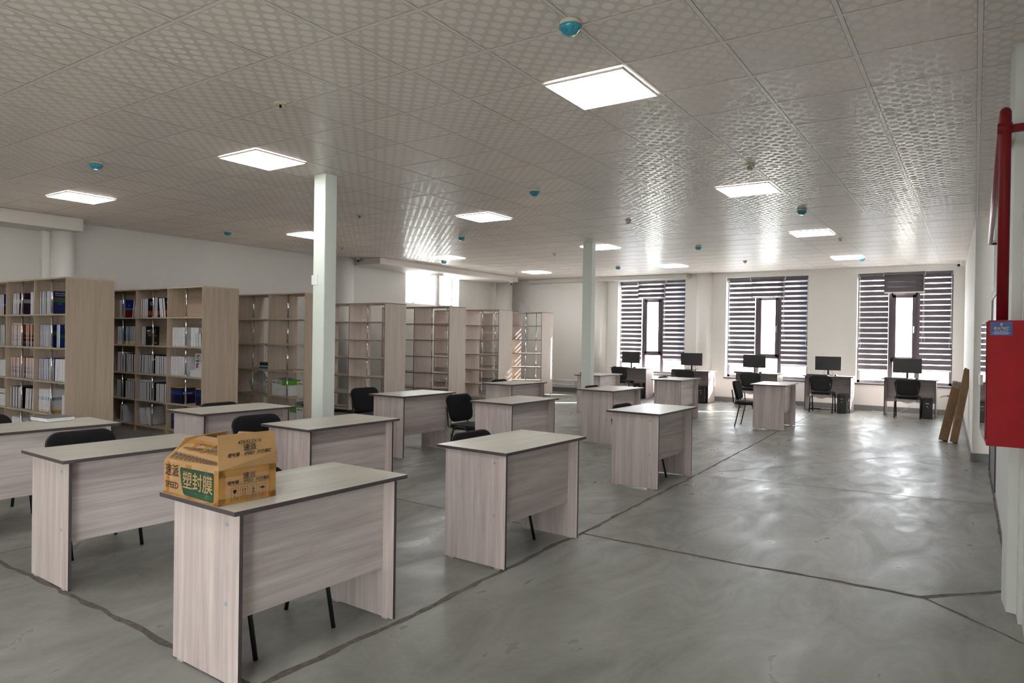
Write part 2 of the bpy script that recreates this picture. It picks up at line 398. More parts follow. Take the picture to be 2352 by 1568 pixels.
# right wall: near stretch, recess with door, pier towards the windows
rb = MB()
def wallseg(mb, p, q, th, z0, z1, mi=0):
    mb.slab([(p[0], p[1], z0), (p[0], p[1], z1), (q[0], q[1], z1), (q[0], q[1], z0)], th, mi)
def prism(mb, pts, z0, z1, mi=0):
    k = len(pts); b = len(mb.v); mb.v += [(x, y, z0) for x, y in pts]+[(x, y, z1) for x, y in pts]
    mb.f.append(tuple(b+i for i in reversed(range(k)))); mb.f.append(tuple(b+k+i for i in range(k))); mb.m += [mi, mi]; mb.sm += [False, False]
    for i in range(k):
        j = (i+1) % k; mb.f.append((b+i, b+j, b+k+j, b+k+i)); mb.m.append(mi); mb.sm.append(False)
RW = (-3.6, -1.6, .7, 2.5)   # unseen opening added behind the viewer to light the desk fronts
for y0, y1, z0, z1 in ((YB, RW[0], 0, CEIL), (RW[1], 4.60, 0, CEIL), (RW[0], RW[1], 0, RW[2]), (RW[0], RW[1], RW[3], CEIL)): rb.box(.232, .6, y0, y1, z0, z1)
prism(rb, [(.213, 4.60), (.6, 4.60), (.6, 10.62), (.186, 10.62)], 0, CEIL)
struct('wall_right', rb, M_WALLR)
pb = MB(); prism(pb, [(.150, 4.98), (.165, 4.76), (.232, 4.74), (.232, 4.98)], 0, CEIL)
struct('trim_1', pb, M_WALLR, bevel=.006)
pb = MB(); prism(pb, [(-.012, 10.60), (.24, 10.66), (.6, 10.66), (.6, YW+.1), (-.19, YW+.1)], 0, CEIL-.055)
struct('trim_2', pb, M_WALL, bevel=.004)
# baseboards
bb = MB()
bb.box(XL, -.17, YW-.014, YW, 0, .11)
struct('baseboard_back', bb, M_BASE, bevel=.002)
bb = MB(); prism(bb, [(-.026, 10.59), (.19, 10.645), (.19, 10.66), (-.012, 10.605), (-.190, YW), (-.204, YW)], 0, .11)
struct('baseboard_right', bb, M_BASE)
bb = MB(); bb.box(XL, XL+.014, YB, YW, 0, .11); struct('baseboard_left', bb, M_BASE)

# columns standing free in the room
for n, (x0, x1, y0, y1) in enumerate(((-5.775, -5.60, 4.86, 5.02), (-5.68, -5.50, 10.66, 10.80))):
    c = MB(); c.box(x0, x1, y0, y1, 0, CEIL)
    o = struct('trim_%d' % (3+n), c, M_COLUMN, bevel=.008)
c = MB(); c.box(-5.79, -5.70, 4.855, 4.86, 2.02, 2.12); c.box(-5.79, -5.775, 4.86, 4.95, 2.02, 2.12)
tag(c.build('metal_tab', M_COLUMN), 'small painted metal tab high on the near white square column', 'tab')
# round pilasters on the left wall and one on the window wall
n = 5
for y, rr in ((4.86, .15), (10.45, .21), (16.55, .26)):
    c = MB(); c.lathe([(rr, 0), (rr, CEIL)], 40, (XL+.20, y, 0)); c.box(XL-.02, XL+.10, y-rr-.07, y+rr+.07, 0, CEIL)
    struct('trim_%d' % n, c, M_WALL); n += 1
c = MB(); c.lathe([(.19, 0), (.19, CEIL)], 36, (-5.66, YW-.02, 0)); struct('trim_%d' % n, c, M_WALL); n += 1
c = MB(); c.lathe([(.24, 0), (.24, CEIL)], 36, (-8.62, YW-.02, 0)); struct('trim_%d' % n, c, M_WALL); n += 1
# soffit beams under the ceiling
for x0, x1, y0, y1, z in ((XL, XL+.55, YB, 5.0, 2.98), (XL, XL+1.0, 10.72, 16.1, 3.04), (-10.8, -6.05, YW-.26, YW, 3.06)):
    c = MB(); c.box(x0, x1, y0, y1, z, CEIL-.006); struct('trim_%d' % n, c, M_SOFFIT); n += 1
# dark gap above the pier by the right wall
# ------------------------------------------------------------------ windows
def window(idx, x0, x1):
    yf = YW+.20; sx = (yf)/YW
    root = empty('window_%d' % idx, (0, 0, 0)); root['kind'] = 'structure'
    m1 = {1: -7.34, 2: -4.40, 3: -1.545}[idx]*1.004; m2 = {1: -6.83, 2: -3.88, 3: -1.035}[idx]*1.004
    f = MB(); t = .06; y0, y1 = yf, yf+.07
    f.box(x0, x0+t, y0, y1, WZ0, WZ1); f.box(x1-t, x1, y0, y1, WZ0, WZ1)
    f.box(x0, x1, y0, y1, WZ0, WZ0+t); f.box(x0, x1, y0, y1, WZ1-t, WZ1)
    for m in (m1, m2): f.box(m-.045, m+.045, y0-.005, y1+.005, WZ0, WZ1)
    f.box(m1, m2, y0-.005, y1, 1.08, 1.17); f.box(m1, m2, y0-.005, y1, 2.53, 2.61)
    f.build('window_frame', M_FRAME, root, bevel=.004)
    s = MB(); a, b, c0, c1 = m1+.03, m2-.03, 1.12, 2.56
    s.box(a, a+.07, y0-.03, y1-.02, c0, c1); s.box(b-.07, b, y0-.03, y1-.02, c0, c1); s.box(a, b, y0-.03, y1-.02, c0, c0+.07); s.box(a, b, y0-.03, y1-.02, c1-.07, c1)
    sa = s.build('sash', M_FRAME, root, bevel=.006)
    h = MB(); h.box(b-.05, b-.025, y0-.045, y0-.03, 1.80, 1.87); h.box(b-.048, b-.028, y0-.075, y0-.055, 1.72, 1.86); h.box(b-.044, b-.032, y0-.06, y0-.04, 1.83, 1.85)
    h.build('handle', M_CHROME, sa)
    g = MB(); g.box(x0+.05, m1-.04, yf+.03, yf+.036, WZ0+.05, WZ1-.05); g.box(m2+.04, x1-.05, yf+.03, yf+.036, WZ0+.05, WZ1-.05)
    g.box(m1+.04, m2-.04, yf+.03, yf+.036, WZ0+.05, 1.1); g.box(a+.06, b-.06, yf+.01, yf+.016, c0+.06, c1-.06); g.box(m1+.04, m2-.04, yf+.03, yf+.036, 2.6, WZ1-.05)
    g.build('pane', M_GLASS, root)
    sl = MB(); sl.box(x0-.03, x1+.03, YW-.035, YW+.22, WZ0-.035, WZ0-.005); sl.build('window_sill', M_FRAME, root, bevel=.006)
    ap = MB(); ap.box(x0-.0, x1+.0, YW-.004, YW+.0, WZ0-.006, WZ0+.012); ap.build('sill_lip', M_WHITEP, root)
    yb = YW+.15
    who = {1: 'left window', 2: 'middle window', 3: 'right window'}[idx]
    bots = {1: (.925, .965), 2: (.91, .918), 3: (.885, .91)}[idx]
    mats = {1: (M_BLIND, M_BLIND2), 2: (M_BLIND, M_BLIND2), 3: (M_BLIND4, M_BLIND4)}[idx]
    defs = [('left', x0+.03, m1-.045, WZ1-.01, bots[0], mats[0], yb+.01, x0+.045), ('middle', m1-.13, m2+.13, WZ1-.005, {1: 2.585, 2: 2.545, 3: 2.60}[idx], {1: M_BLIND, 2: M_BLIND, 3: M_BLIND3}[idx], yb-.065, m2+.115),
            ('right', m2+.045, x1-.02, WZ1+.0, bots[1], mats[1], yb+.01, x1-.035)]
    for nm, a, b, zt, zb, mt, y, xc in defs:
        rt = empty('roller_blind', ((a+b)/2, y, zb), 0, {'left': 'long grey striped roller blind on the left side of the %s', 'middle': 'short grey striped roller blind across the top middle of the %s', 'right': 'long grey striped roller blind on the right side of the %s'}[nm] % who, 'blind', 'striped blinds at the windows')
        hw = (b-a)/2; H = zt-zb
        fbm = MB(); nseg = 1
        fbm.box(-hw, hw, -.001, .001, .01, H-.05); fbm.build('blind_fabric', mt, rt)
        c = MB(); c.box(-hw, hw, -.012, .012, -.008, .018); c.build('bottom_rail', M_WHITEP if nm != 'x' else M_GREY, rt, bevel=.004)
        c = MB(); c.box(-hw-.005, hw+.005, -.03, .035, H-.055, H); c.build('cassette', plain_gray, rt, bevel=.008)
        for xb_ in (-hw-.014, hw+.004):
            c = MB(); c.box(xb_, xb_+.010, -.033, .035, H-.08, H+.004); c.build('bracket', M_WHITEP, rt)
        xx = xc-(a+b)/2; L = 1.62 if nm != 'middle' else 1.50; zt2 = H-.05; zz = max(zt2-L, zt2-L)
        c = MB(); c.tube([(xx, -.035, zt2), (xx-.012, -.037, zz+.25), (xx-.03, -.037, zz+.04), (xx, -.037, zz), (xx+.03, -.037, zz+.04), (xx+.012, -.037, zz+.25), (xx+.004, -.035, zt2)], .0035, 6)
        c.build('cord', M_WHITEP, rt)
plain_gray = plain('blind_cassette_grey', (.15, .14, .15), .5)
for k, (a, b) in enumerate(WIN): window(k+1, a, b)
# left wall window (bright), and the added, unseen one behind the camera
root = empty('window_4', (0, 0, 0)); root['kind'] = 'structure'
f = MB(); xw = XL-.24; t = .05
for y in (LW0, LW0+.52, LW1-.55, LW1-t): f.box(xw-.06, xw, y, y+t, LZ0, LZ1)
f.box(xw-.06, xw, LW0, LW1, LZ0, LZ0+t); f.box(xw-.06, xw, LW0, LW1, LZ1-t, LZ1); f.build('window_frame', M_WHITEP, root, bevel=.005)
g = MB(); g.box(xw-.04, xw-.034, LW0+t, LW1-t, LZ0+t, LZ1-t); g.build('pane', M_GLASS, root)
for k, (a, b) in enumerate(NW):
    root = empty('window_%d' % (5+k), (0, 0, 0)); root['kind'] = 'structure'
    f = MB(); y = YB-.24; f.box(a, a+t, y-.06, y, .6, 2.9); f.box(b-t, b, y-.06, y, .6, 2.9); f.box(a, b, y-.06, y, .6, .65); f.box(a, b, y-.06, y, 2.85, 2.9); f.box((a+b)/2-.03, (a+b)/2+.03, y-.06, y, .6, 2.9)
    f.build('window_frame', M_FRAME, root); g = MB(); g.box(a+t, b-t, y-.04, y-.034, .65, 2.85); g.build('pane', M_GLASS, root)

root = empty('window_%d' % (5+len(NW)), (0, 0, 0)); root['kind'] = 'structure'  # added window in the unseen opening, supplies light from behind the viewer
f = MB()
for y in (RW[0], (RW[0]+RW[1])/2, RW[1]-t): f.box(.45, .51, y, y+t, RW[2], RW[3])
f.box(.45, .51, RW[0], RW[1], RW[2], RW[2]+t); f.box(.45, .51, RW[0], RW[1], RW[3]-t, RW[3]); f.build('window_frame', M_FRAME, root)
g = MB(); g.box(.475, .481, RW[0]+t, RW[1]-t, RW[2]+t, RW[3]-t); g.build('pane', M_GLASS, root)
# steel rail standing in front of the left wall window
c = MB(); c.box(-11.10, -11.03, 13.14, 13.21, 0, CEIL-.02); c.box(-11.22, -10.95, 13.08, 13.27, 2.99, 3.035)
struct('trim_%d' % n, c, M_SOFFIT, bevel=.004); n += 1

# door in the right wall
root = empty('door_1', (0, 0, 0)); root['kind'] = 'structure'
d = MB(); prism(d, [(.188, 8.56), (.24, 8.56), (.24, 10.08), (.168, 10.08)], 0, 2.02)
d.build('door_leaf', M_BLACKP, root)
d = MB(); prism(d, [(.180, 8.50), (.24, 8.50), (.24, 8.58), (.180, 8.58)], 0, 2.06); prism(d, [(.160, 10.05), (.24, 10.05), (.24, 10.13), (.162, 10.13)], 0, 2.06)
d.build('door_frame', M_FRAME, root)
d = MB(); prism(d, [(.178, 8.50), (.24, 8.50), (.24, 10.13), (.158, 10.13)], 2.02, 2.10); d.build('door_head', M_GREY, root)
c = MB(); c.box(.18, .24, 9.2, 10.62, CEIL-.12, CEIL-.05); struct('trim_%d' % n, c, M_SOFFIT); n += 1
# ------------------------------------------------------------------ outside
M_SNOW = plain('pale_ground', (.62, .62, .60), .9, 0, .15, .5)
c = MB(); c.box(-70, 60, -60, 90, -.6, -.45); struct('trim_%d' % n, c, M_SNOW).name = 'ground'; n += 1
M_BLD = plain('pale_facade', (.62, .60, .60), .8, 0, .08, .6)
c = MB(); c.box(-9, -4.6, 40, 50, -.45, 1.6); c.box(-8.6, -5, 40.4, 49.6, 1.6, 2.1)
tag(c.build('building', M_BLD), 'pale low building far outside behind the middle window', 'building')
c = MB(); c.box(-3.35, -2.75, 33, 33.6, -.45, 9)
tag(c.build('concrete_post', M_BLD, bevel=.03), 'pale concrete post standing outside behind the right window', 'post')
M_TWIG = plain('dry_twigs', (.33, .23, .19), .9)
c = MB()
for k in range(130):
    x = random.uniform(-3.6, -1.2); y = random.uniform(26, 28); z = -.45; pts = [(x, y, z)]
    dx, dy = random.uniform(-.5, .5), random.uniform(-.3, .3)
    hh = random.uniform(.8, 1.9)
    for q in range(1, 5): pts.append((x+dx*q/4+random.uniform(-.12, .12), y+dy*q/4, z+hh*q/4))
    c.tube(pts, [.02, .016, .012, .008, .004], 5)
tag(c.build('brush_pile', M_TWIG), 'tangled pile of dry branches outside the right window', 'branches')

# ================================================================== CEILING FITTINGS
def make_light():
    r = empty('ceiling_light', (0, 0, 0), 0, 'x', 'ceiling light')
    d = .6; f = MB(); a, b = .012, d-.012; tt = .012
    for x0, x1, y0, y1 in ((a, b, a, a+tt), (a, b, b-tt, b), (a, a+tt, a, b), (b-tt, b, a, b)): f.box(x0, x1, y0, y1, -.012, 0)
    f.build('frame', M_TBAR, r)
    g = MB(); g.box(a+tt, b-tt, a+tt, b-tt, -.010, -.002); g.build('diffuser', M_LAMP, r)
    return r
lp = make_light(); used = [False]
rowname = {0: 'row nearest the red pipe', -6: 'middle row', -12: 'row nearest the bookcases'}
dist = {0: 'nearest', 6: 'second', 12: 'third', 18: 'farthest'}
for ci in (0, -6, -12):
    for cj in (0, 6, 12, 18):
        o = place(lp, used, (X0+ci*CELL, Y0+cj*CELL, CEIL-.006), 0, 'square lit ceiling panel, %s along the %s' % (dist[cj], rowname[ci]), 'lit square ceiling panels')
for ci in (0, -6, -12, -15):
    for cj in (-6, -12): place(lp, used, (X0+ci*CELL, Y0+cj*CELL, CEIL-.006), 0, 'square lit ceiling panel behind the viewer', 'lit square ceiling panels')

det = empty('smoke_detector', (0, 0, 0), 0, 'x', 'smoke detector')
b = MB(); b.lathe([(.050, 0), (.056, -.002), (.056, -.022), (.052, -.026), (.01, -.026)], 28); b.build('base', M_CREAM, det)
b = MB(); b.lathe([(.050, -.024), (.059, -.028), (.060, -.038), (.055, -.048), (.046, -.056), (.034, -.070), (.03, -.074), (.004, -.075)], 28)
for k in range(8):
    an = k*PI/4; b.tube([(.055*math.cos(an), .055*math.sin(an), -.048), (.036*math.cos(an), .036*math.sin(an), -.068)], .003, 6)
b.build('dust_cover', M_CYAN, det)
used = [False]
DL = [(-1.8, 3.2, 'beside the largest ceiling panel, nearest to view'), (-7.23, 3.38, 'near the panel at the far left'), (-10.17, 6.8, 'above the bookcases, left of the near column'), (-4.16, 6.63, 'above the middle panel between the columns'),
      (-7.12, 9.09, 'right of the near column, beyond the middle panel'), (-9.75, 11.82, 'in front of the window on the left wall'), (-1.84, 9.28, 'between the near and far panels of the right row'), (-4.1, 12.03, 'right of the far column'),
      (-6.84, 14.56, 'just right of the far column, near the left window'), (-1.87, 15.1, 'beside the farthest panel of the right row')]
for x, y, s in DL: place(det, used, (x, y, CEIL), 0, 'smoke detector with blue dust cover %s' % s, 'smoke detectors with blue covers')
hd = empty('fire_sensor', (0, 0, 0), 0, 'x', 'fire sensor')
b = MB(); b.lathe([(.040, 0), (.042, -.003), (.040, -.014), (.024, -.018)], 24); b.build('base', M_CREAM, hd)
b = MB()
for k in range(5):
    an = k*2*PI/5; b.tube([(.026*math.cos(an), .026*math.sin(an), -.015), (.030*math.cos(an), .030*math.sin(an), -.034), (.012*math.cos(an), .012*math.sin(an), -.048)], .005, 6)
b.lathe([(.014, -.044), (.014, -.05), (.002, -.052)], 12); b.build('cage', M_CREAM, hd)
b = MB(); b.lathe([(.009, -.016), (.009, -.044), (.002, -.045)], 10); b.build('sensor_core', M_BLACKP, hd)
used = [False]
for x, y, s in [(-4.2, 3.22, 'nearest to view, left of the middle'), (-1.8, 6.73, 'in front of the second right-row panel'), (-4.09, 9.02, 'between far column and second right-row panel'), (-7.14, 6.81, 'right of the near column'),
                (-10.05, 9.15, 'low above the bookcases right of the near column'), (-6.93, 11.82, 'left of the far column'), (-4.02, 14.73, 'near the middle window'), (-1.82, 12.19, 'beyond the third panel of the right row'), (-9.76, 14.73, 'near the far left corner')]:
    place(hd, used, (x, y, CEIL), 0, 'small cream fire sensor on the ceiling, %s' % s, 'small cream ceiling sensors')
cc = empty('security_camera', (0, 0, 0), 0, 'x', 'camera')
b = MB(); b.lathe([(.045, 0), (.045, -.02), (.03, -.03)], 20); b.build('base', M_WHITEP, cc)
b = MB(); b.tube([(0, .05, -.06), (0, -.06, -.075)], .034, 16); b.build('housing', M_WHITEP, cc)
b = MB(); b.tube([(0, -.058, -.0745), (0, -.066, -.0755)], .028, 16); b.build('lens', M_BLACKP, cc)
used = [False]
place(cc, used, (-.29, 16.75, CEIL-.003), -.1, 'small security camera in the ceiling corner right of the right window', None)
place(cc, used, (-10.66, 15.85, 3.039), .6, 'small white security camera in the far left ceiling corner', None)
place(cc, used, (-11.1, 10.55, CEIL-.003), .9, 'small dark security camera above the bookcases beside the near round pilaster', None)

# ================================================================== DESKS
TH = .765; DX, DY = .295, .505
def make_desk():
    r = empty('desk', (0, 0, 0), 0, 'x', 'desk')
    b = MB(); b.box(-DX, DX, -DY, DY, TH-.020, TH, 0, {'-x': 1, '+x': 1, '-y': 1, '+y': 1}); b.build('tabletop', [M_TOP, M_EDGE], r, bevel=.0012)
    for s in (-1, 1):
        y = s*(DY-.045); y0, y1 = (y, y+.018) if s < 0 else (y-.018, y)
        b = MB(); b.box(-.250, .262, y0, y1, .008, TH-.020, 0, {'-x': 1, '+x': 1, '-z': 1}); p = b.build('side_panel', [M_WZ, M_EDGE], r, bevel=.001)
        for xx in (-.19, .20):
            c = MB(); c.box(xx-.022, xx+.022, y0-.001, y1+.001, 0, .008); c.build('foot', M_FOOT, p)
        if s < 0:
            for zz in (.345, .685):
                c = MB(); c.tube([(.17, y0-.0018, zz), (.17, y0+.001, zz)], .0095, 16); c.build('bolt_cap', M_BOLT, p)
    b = MB(); b.box(.165, .181, -DY+.063, DY-.063, .265, TH-.020, 0, {'-z': 1}); b.build('modesty_panel', [M_WY, M_EDGE], r, bevel=.001)
    b = MB(); b.box(.20, .225, DY-.078, DY-.063, TH-.032, TH-.0201); b.tube([(.212, DY-.070, TH-.034), (.212, DY-.070, TH-.038)], .006, 8); b.build('corner_bracket', M_WHITEP, r)
    return r
desk0 = make_desk(); used = [False]
K = .98
DESKS = {
 'D1': (-2.849, 2.285, -1.6, 'wooden desk nearest the camera carrying the open cardboard box'),
 'D2': (-2.780, 4.212, -2.2, 'wooden desk second in the right row, a dark floor crack at its right foot'),
 'D3': (-2.902, 7.120, -1.4, 'wooden desk third in the right row, in the middle of the hall'),
 'D4': (-2.956, 12.859, .7, 'wooden desk farthest in the right row, chair turned out at its left side'),
 'E1': (-4.632, 2.396, -2.0, 'wooden desk directly behind the cardboard box, black chair back above its left part'),
 'E2': (-4.631, 4.140, -.6, 'wooden desk right behind the open flap of the cardboard box'),
 'E3': (-4.607, 6.986, -.9, 'wooden desk in the middle row with a whole black chair at its left side'),
 'E4': (-4.579, 9.575, -2.0, 'wooden desk in front of the far square column'),
 'E5': (-4.786, 12.895, -1.3, 'wooden desk far away in front of the second computer desk'),
 'F1': (-6.158, 2.445, -2.6, 'wooden desk at the left edge with a thick book on it'),
 'F2': (-6.184, 4.220, -1.8, 'wooden desk in front of the second bookcase'),
 'F3': (-6.139, 6.858, -.8, 'wooden desk right of the near square column'),
 'F4': (-6.358, 9.618, -2.4, 'wooden desk in front of the farthest bookcases'),
 'F5': (-6.601, 13.184, -1.2, 'wooden desk passing behind the far square column')}
for k, (x, y, a, s) in DESKS.items(): place(desk0, used, (x*K, y*K, 0), math.radians(a), s, 'wooden desks in rows')
WD = [(-7.51, 16.98, 1.5), (-5.827, 16.83, 0), (-4.216, 16.80, -.8), (-2.692, 16.80, .1), (-1.115, 16.80, .2)]
wn_ = ['leftmost computer desk under the left window', 'computer desk between the left and middle windows', 'computer desk under the middle window', 'computer desk against the wall between the middle and right windows', 'rightmost computer desk under the right window']
for (x, y, a), s in zip(WD, wn_): place(desk0, used, (x*K, y*K, 0), PI/2+math.radians(a), 'wooden '+s, 'wooden computer desks along the window wall')

# ================================================================== CHAIRS
def rounded(w0, w1, h, r, n=6):
    # closed outline, bottom width w0, top width w1
    pts = []
    for cx, cy, a0 in ((w0/2-r, r, -PI/2), (w1/2-r, h-r, 0), (-(w1/2-r), h-r, PI/2), (-(w0/2-r), r, PI)):
        for k in range(n+1):
            a = a0+PI/2*k/n; pts.append((cx+r*math.cos(a), cy+r*math.sin(a)))
    return pts
def cushion(mb, outline, th, fn, mi=0, inset=.012):
    # padded slab; fn maps (u, v, w) to space
    cx = sum(p[0] for p in outline)/len(outline); cy = sum(p[1] for p in outline)/len(outline)
    def ring(s, w): return [(cx+(p[0]-cx)*s, cy+(p[1]-cy)*s, w) for p in outline]
    R = [ring(.30, 0), ring(.75, 0), ring(.96, .002), ring(1, th*.3), ring(1, th*.7), ring(.96, th*.97), ring(.75, th*1.08), ring(.3, th*1.12)]
    base = len(mb.v); k = len(outline)
    for rg in R: mb.v += [tuple(fn(*p)) for p in rg]
    for i in range(len(R)-1):
        for j in range(k):
            j2 = (j+1) % k; mb.f.append((base+i*k+j, base+i*k+j2, base+(i+1)*k+j2, base+(i+1)*k+j)); mb.m.append(mi); mb.sm.append(True)
    mb.f.append(tuple(base+j for j in reversed(range(k)))); mb.f.append(tuple(base+(len(R)-1)*k+j for j in range(k))); mb.m += [mi, mi]; mb.sm += [True, True]
def make_chair(film):
    # faces +X, origin under the top edge of the back
    r = empty('office_chair', (0, 0, 0), 0, 'x', 'chair')
    lean = math.radians(13)
    def bk(u, v, w_):   # u across (y), v up along the back, w_ forward
        x0 = .085-(v)*math.sin(lean)+w_*math.cos(lean) + .22*u*u*1.0
        return (x0, u, .465+v*math.cos(lean)+w_*math.sin(lean))
    b = MB(); cushion(b, rounded(.40, .445, .325, .085), .034, lambda u, v, w_: bk(u, v, w_+.012)); b.build('backrest', M_FABRIC, r)
    b = MB(); cushion(b, rounded(.415, .46, .335, .09), .014, lambda u, v, w_: bk(u, v-.005, w_)); cushion(b, rounded(.33, .36, .25, .05), .004, lambda u, v, w_: bk(u, v+.035, w_-.005)); b.build('back_shell', M_BLACKP, r)
    b = MB(); cushion(b, [(p[0], p[1]) for p in rounded(.44, .42, .41, .08)], .045, lambda u, v, w_: (.47-v+.0, u, .395+w_-.25*max(0, .07-v)**1.0*.5)); b.build('seat', M_FABRIC, r)
    b = MB(); cushion(b, rounded(.43, .41, .40, .07), .012, lambda u, v, w_: (.465-v, u, .385+w_)); b.build('seat_pan', M_BLACKP, r)
    for s in (-1, 1):
        y = s*.225
        b = MB(); b.tube([(.477, y, 0), (.395, y, .33), (.375, y*.985, .392), (.345, y*.98, .418), (.27, y*.98, .425)], .0125, 10, ry=.0095); b.build('leg', M_TUBE, r)
        b = MB(); b.tube([(.085, y, 0), (.155, y, .33), (.170, y*.985, .392), (.20, y*.98, .418), (.27, y*.98, .425)], .0125, 10, ry=.0095); b.build('leg', M_TUBE, r)
        b = MB(); b.tube([(.30, s*.16, .392), (.16, s*.17, .388), (.085, s*.178, .392), (.045, s*.182, .42), (.045, s*.184, .46), (.035, s*.186, .56), (.02, s*.186, .64)], .011, 10); b.build('back_support', M_TUBE, r)
    b = MB(); b.tube([(.375, -.222, .385), (.375, .222, .385)], .009, 8); b.tube([(.175, -.222, .385), (.175, .222, .385)], .009, 8); b.build('crossbar', M_TUBE, r)
    if film:
        b = MB(); nx, ny = 9, 9; rng = random.Random(4)
        def P(i, j):
            x = .055+.43*i/nx; y = -.235+.47*j/ny; e = min(i, nx-i, j, ny-j)
            z = .452 if e > 0 else (.34+rng.uniform(-.035, .03))
            if e == 0: x += rng.uniform(-.02, .01)
            return (x, y, z+rng.uniform(-.004, .004))
        G = [[P(i, j) for j in range(ny+1)] for i in range(nx+1)]
        for i in range(nx):
            for j in range(ny): b.quad([G[i][j], G[i+1][j], G[i+1][j+1], G[i][j+1]], 0, True)
        b.build('plastic_wrap', M_CLEAR2, r); b = MB()
        for j in range(8):
            y0 = -.19+.38*j/8; y1 = -.19+.38*(j+1)/8; s0 = math.sin(PI*j/8); s1 = math.sin(PI*(j+1)/8)
            b.quad([(.10, y0, .40), (.06, y0, .385-.085*s0), (.06, y1, .385-.085*s1), (.10, y1, .40)], 0, True)
            b.quad([(.06, y0, .385-.085*s0), (.16, y0, .36-.04*s0), (.16, y1, .36-.04*s1), (.06, y1, .385-.085*s1)], 0, True)
        b.build('loose_wrap', M_SAG, r)
    return r
ch_a = make_chair(False); ua = [False]; ch_b = make_chair(True); ub = [False]
CH = {  # x, y, degrees, wrapped, label
 'D1': (-3.19, 2.23, -2, 0, 'black fabric chair pushed under the desk with the cardboard box, only its legs in view'),
 'D2': (-3.18, 4.155, -2, 0, 'black fabric chair behind the second desk of the right row'),
 'D3': (-3.25, 6.98, -2, 0, 'black fabric chair behind the third desk of the right row'),
 'D4': (-3.56, 12.43, 2, 1, 'black chair with plastic wrapped seat turned out from the farthest desk of the right row'),
 'E1': (-5.347, 2.40, -2, 0, 'black fabric chair behind the desk left of the cardboard box'),
 'E2': (-5.27, 3.80, -6, 0, 'black fabric chair seen above the open box flap'),
 'E3': (-5.34, 6.74, -3, 1, 'black fabric chair standing free at the left of the middle row desk, seat in view'),
 'E4': (-4.87, 9.41, 0, 0, 'black fabric chair behind the desk in front of the far square column'),
 'E5': (-5.07, 12.80, 0, 0, 'black fabric chair at the far desk before the second computer desk'),
 'F1': (-6.86, 2.30, 0, 0, 'black fabric chair cut by the left edge of the view'),
 'F2': (-6.47, 4.22, 0, 0, 'black fabric chair before the second bookcase, only the top of its back in view'),
 'F3': (-6.93, 6.70, -6, 1, 'black fabric chair right of the near square column'),
 'F4': (-6.72, 9.60, 0, 0, 'black fabric chair before the sixth bookcase'),
 'F5': (-6.85, 12.93, 0, 0, 'black fabric chair left of the far square column'),
 'W1': (-7.50, 16.05, 84, 1, 'black chair with plastic wrapped seat at the leftmost computer desk'),
 'W2': (-5.74, 15.95, 88, 1, 'black chair at the computer desk between the left and middle windows'),
 'W3': (-4.17, 15.78, 88, 1, 'black chair with plastic wrap at the computer desk under the middle window'),
 'W4': (-2.69, 15.70, 90, 1, 'black chair with plastic wrapped seat between the middle and right windows'),
 'W5': (-1.10, 15.72, 90, 1, 'black chair with plastic wrapped seat at the rightmost computer desk')}
for k, (x, y, a, f, s) in CH.items():
    if f: place(ch_b, ub, (x, y, 0), math.radians(a), s, 'black chairs with plastic wrapped seats')
    else: place(ch_a, ua, (x, y, 0), math.radians(a), s, 'black fabric chairs')

# ================================================================== COMPUTERS
def make_monitor():
    r = empty('monitor', (0, 0, 0), 0, 'x', 'monitor')
    b = MB(); b.box(-.265, .265, -.012, .012, .115, .415); b.box(-.18, .18, .012, .04, .17, .36); b.build('casing', M_BLACKP, r, bevel=.004)
    b = MB(); b.box(-.258, .258, -.0135, -.0118, .130, .409); b.build('screen', plain('monitor_screen', (.030, .028, .032), .35, 0, .03), r)
    b = MB(); b.box(-.02, .02, .018, .034, .01, .22); b.build('stand_neck', M_BLACKP, r, bevel=.004)
    b = MB(); b.box(-.11, .11, -.07, .10, 0, .010); b.build('stand_base', M_BLACKP, r, bevel=.004)
    b = MB(); b.tube([(-.06, .03, .12), (-.10, .05, .04), (-.04, .1, .006)], .003, 6); b.build('cable', M_BLACKP, r)
    b = MB(); b.tube([(.05, .03, .12), (.10, .06, .04), (.07, .13, .006)], .003, 6); b.build('cable', M_BLACKP, r)
    return r
mon = make_monitor(); um = [False]
mx = [(-7.405, 16.62, -8), (-5.752, 16.50, 3), (-4.255, 16.50, -7), (-2.674, 16.50, -1), (-1.159, 16.50, -4)]
kb = empty('keyboard', (0, 0, 0), 0, 'x', 'keyboard')
b = MB(); b.box(-.22, .22, -.068, .068, 0, .016); b.build('body', M_BLACKP, kb, bevel=.004)
b = MB()
for i in range(15):
    for j in range(5): b.box(-.21+i*.028, -.21+i*.028+.023, -.056+j*.023, -.056+j*.023+.018, .016, .023)
b.build('keys', M_BLACKP, kb)
uk = [False]
ms = empty('computer_mouse', (0, 0, 0), 0, 'x', 'mouse'); b = MB()
b.lathe([(.034, 0), (.036, .008), (.032, .022), (.02, .033), (.003, .036)], 18); o = b.build('body', M_BLACKP, ms); o.scale = (.85, 1.5, 1)
b = MB(); b.tube([(0, -.005, .034), (0, .012, .034)], .004, 8); b.build('scroll_wheel', M_GREY, ms); us = [False]
names = ['leftmost computer desk', 'computer desk between the left and middle windows', 'computer desk under the middle window', 'computer desk between the middle and right windows', 'rightmost computer desk']
for k, (x, y, a) in enumerate(mx):
    s = names[k]
    place(mon, um, (x, y, TH+.001), math.radians(a), 'black flat monitor on the %s' % s, 'black monitors')
    place(kb, uk, (x-.17, y-.24, TH+.001), math.radians(a), 'black keyboard on the %s' % s, 'black keyboards')
    place(ms, us, (x+.19, y-.20, TH+.001), math.radians(a), 'black mouse on the %s' % s, 'black mice')
pad = []
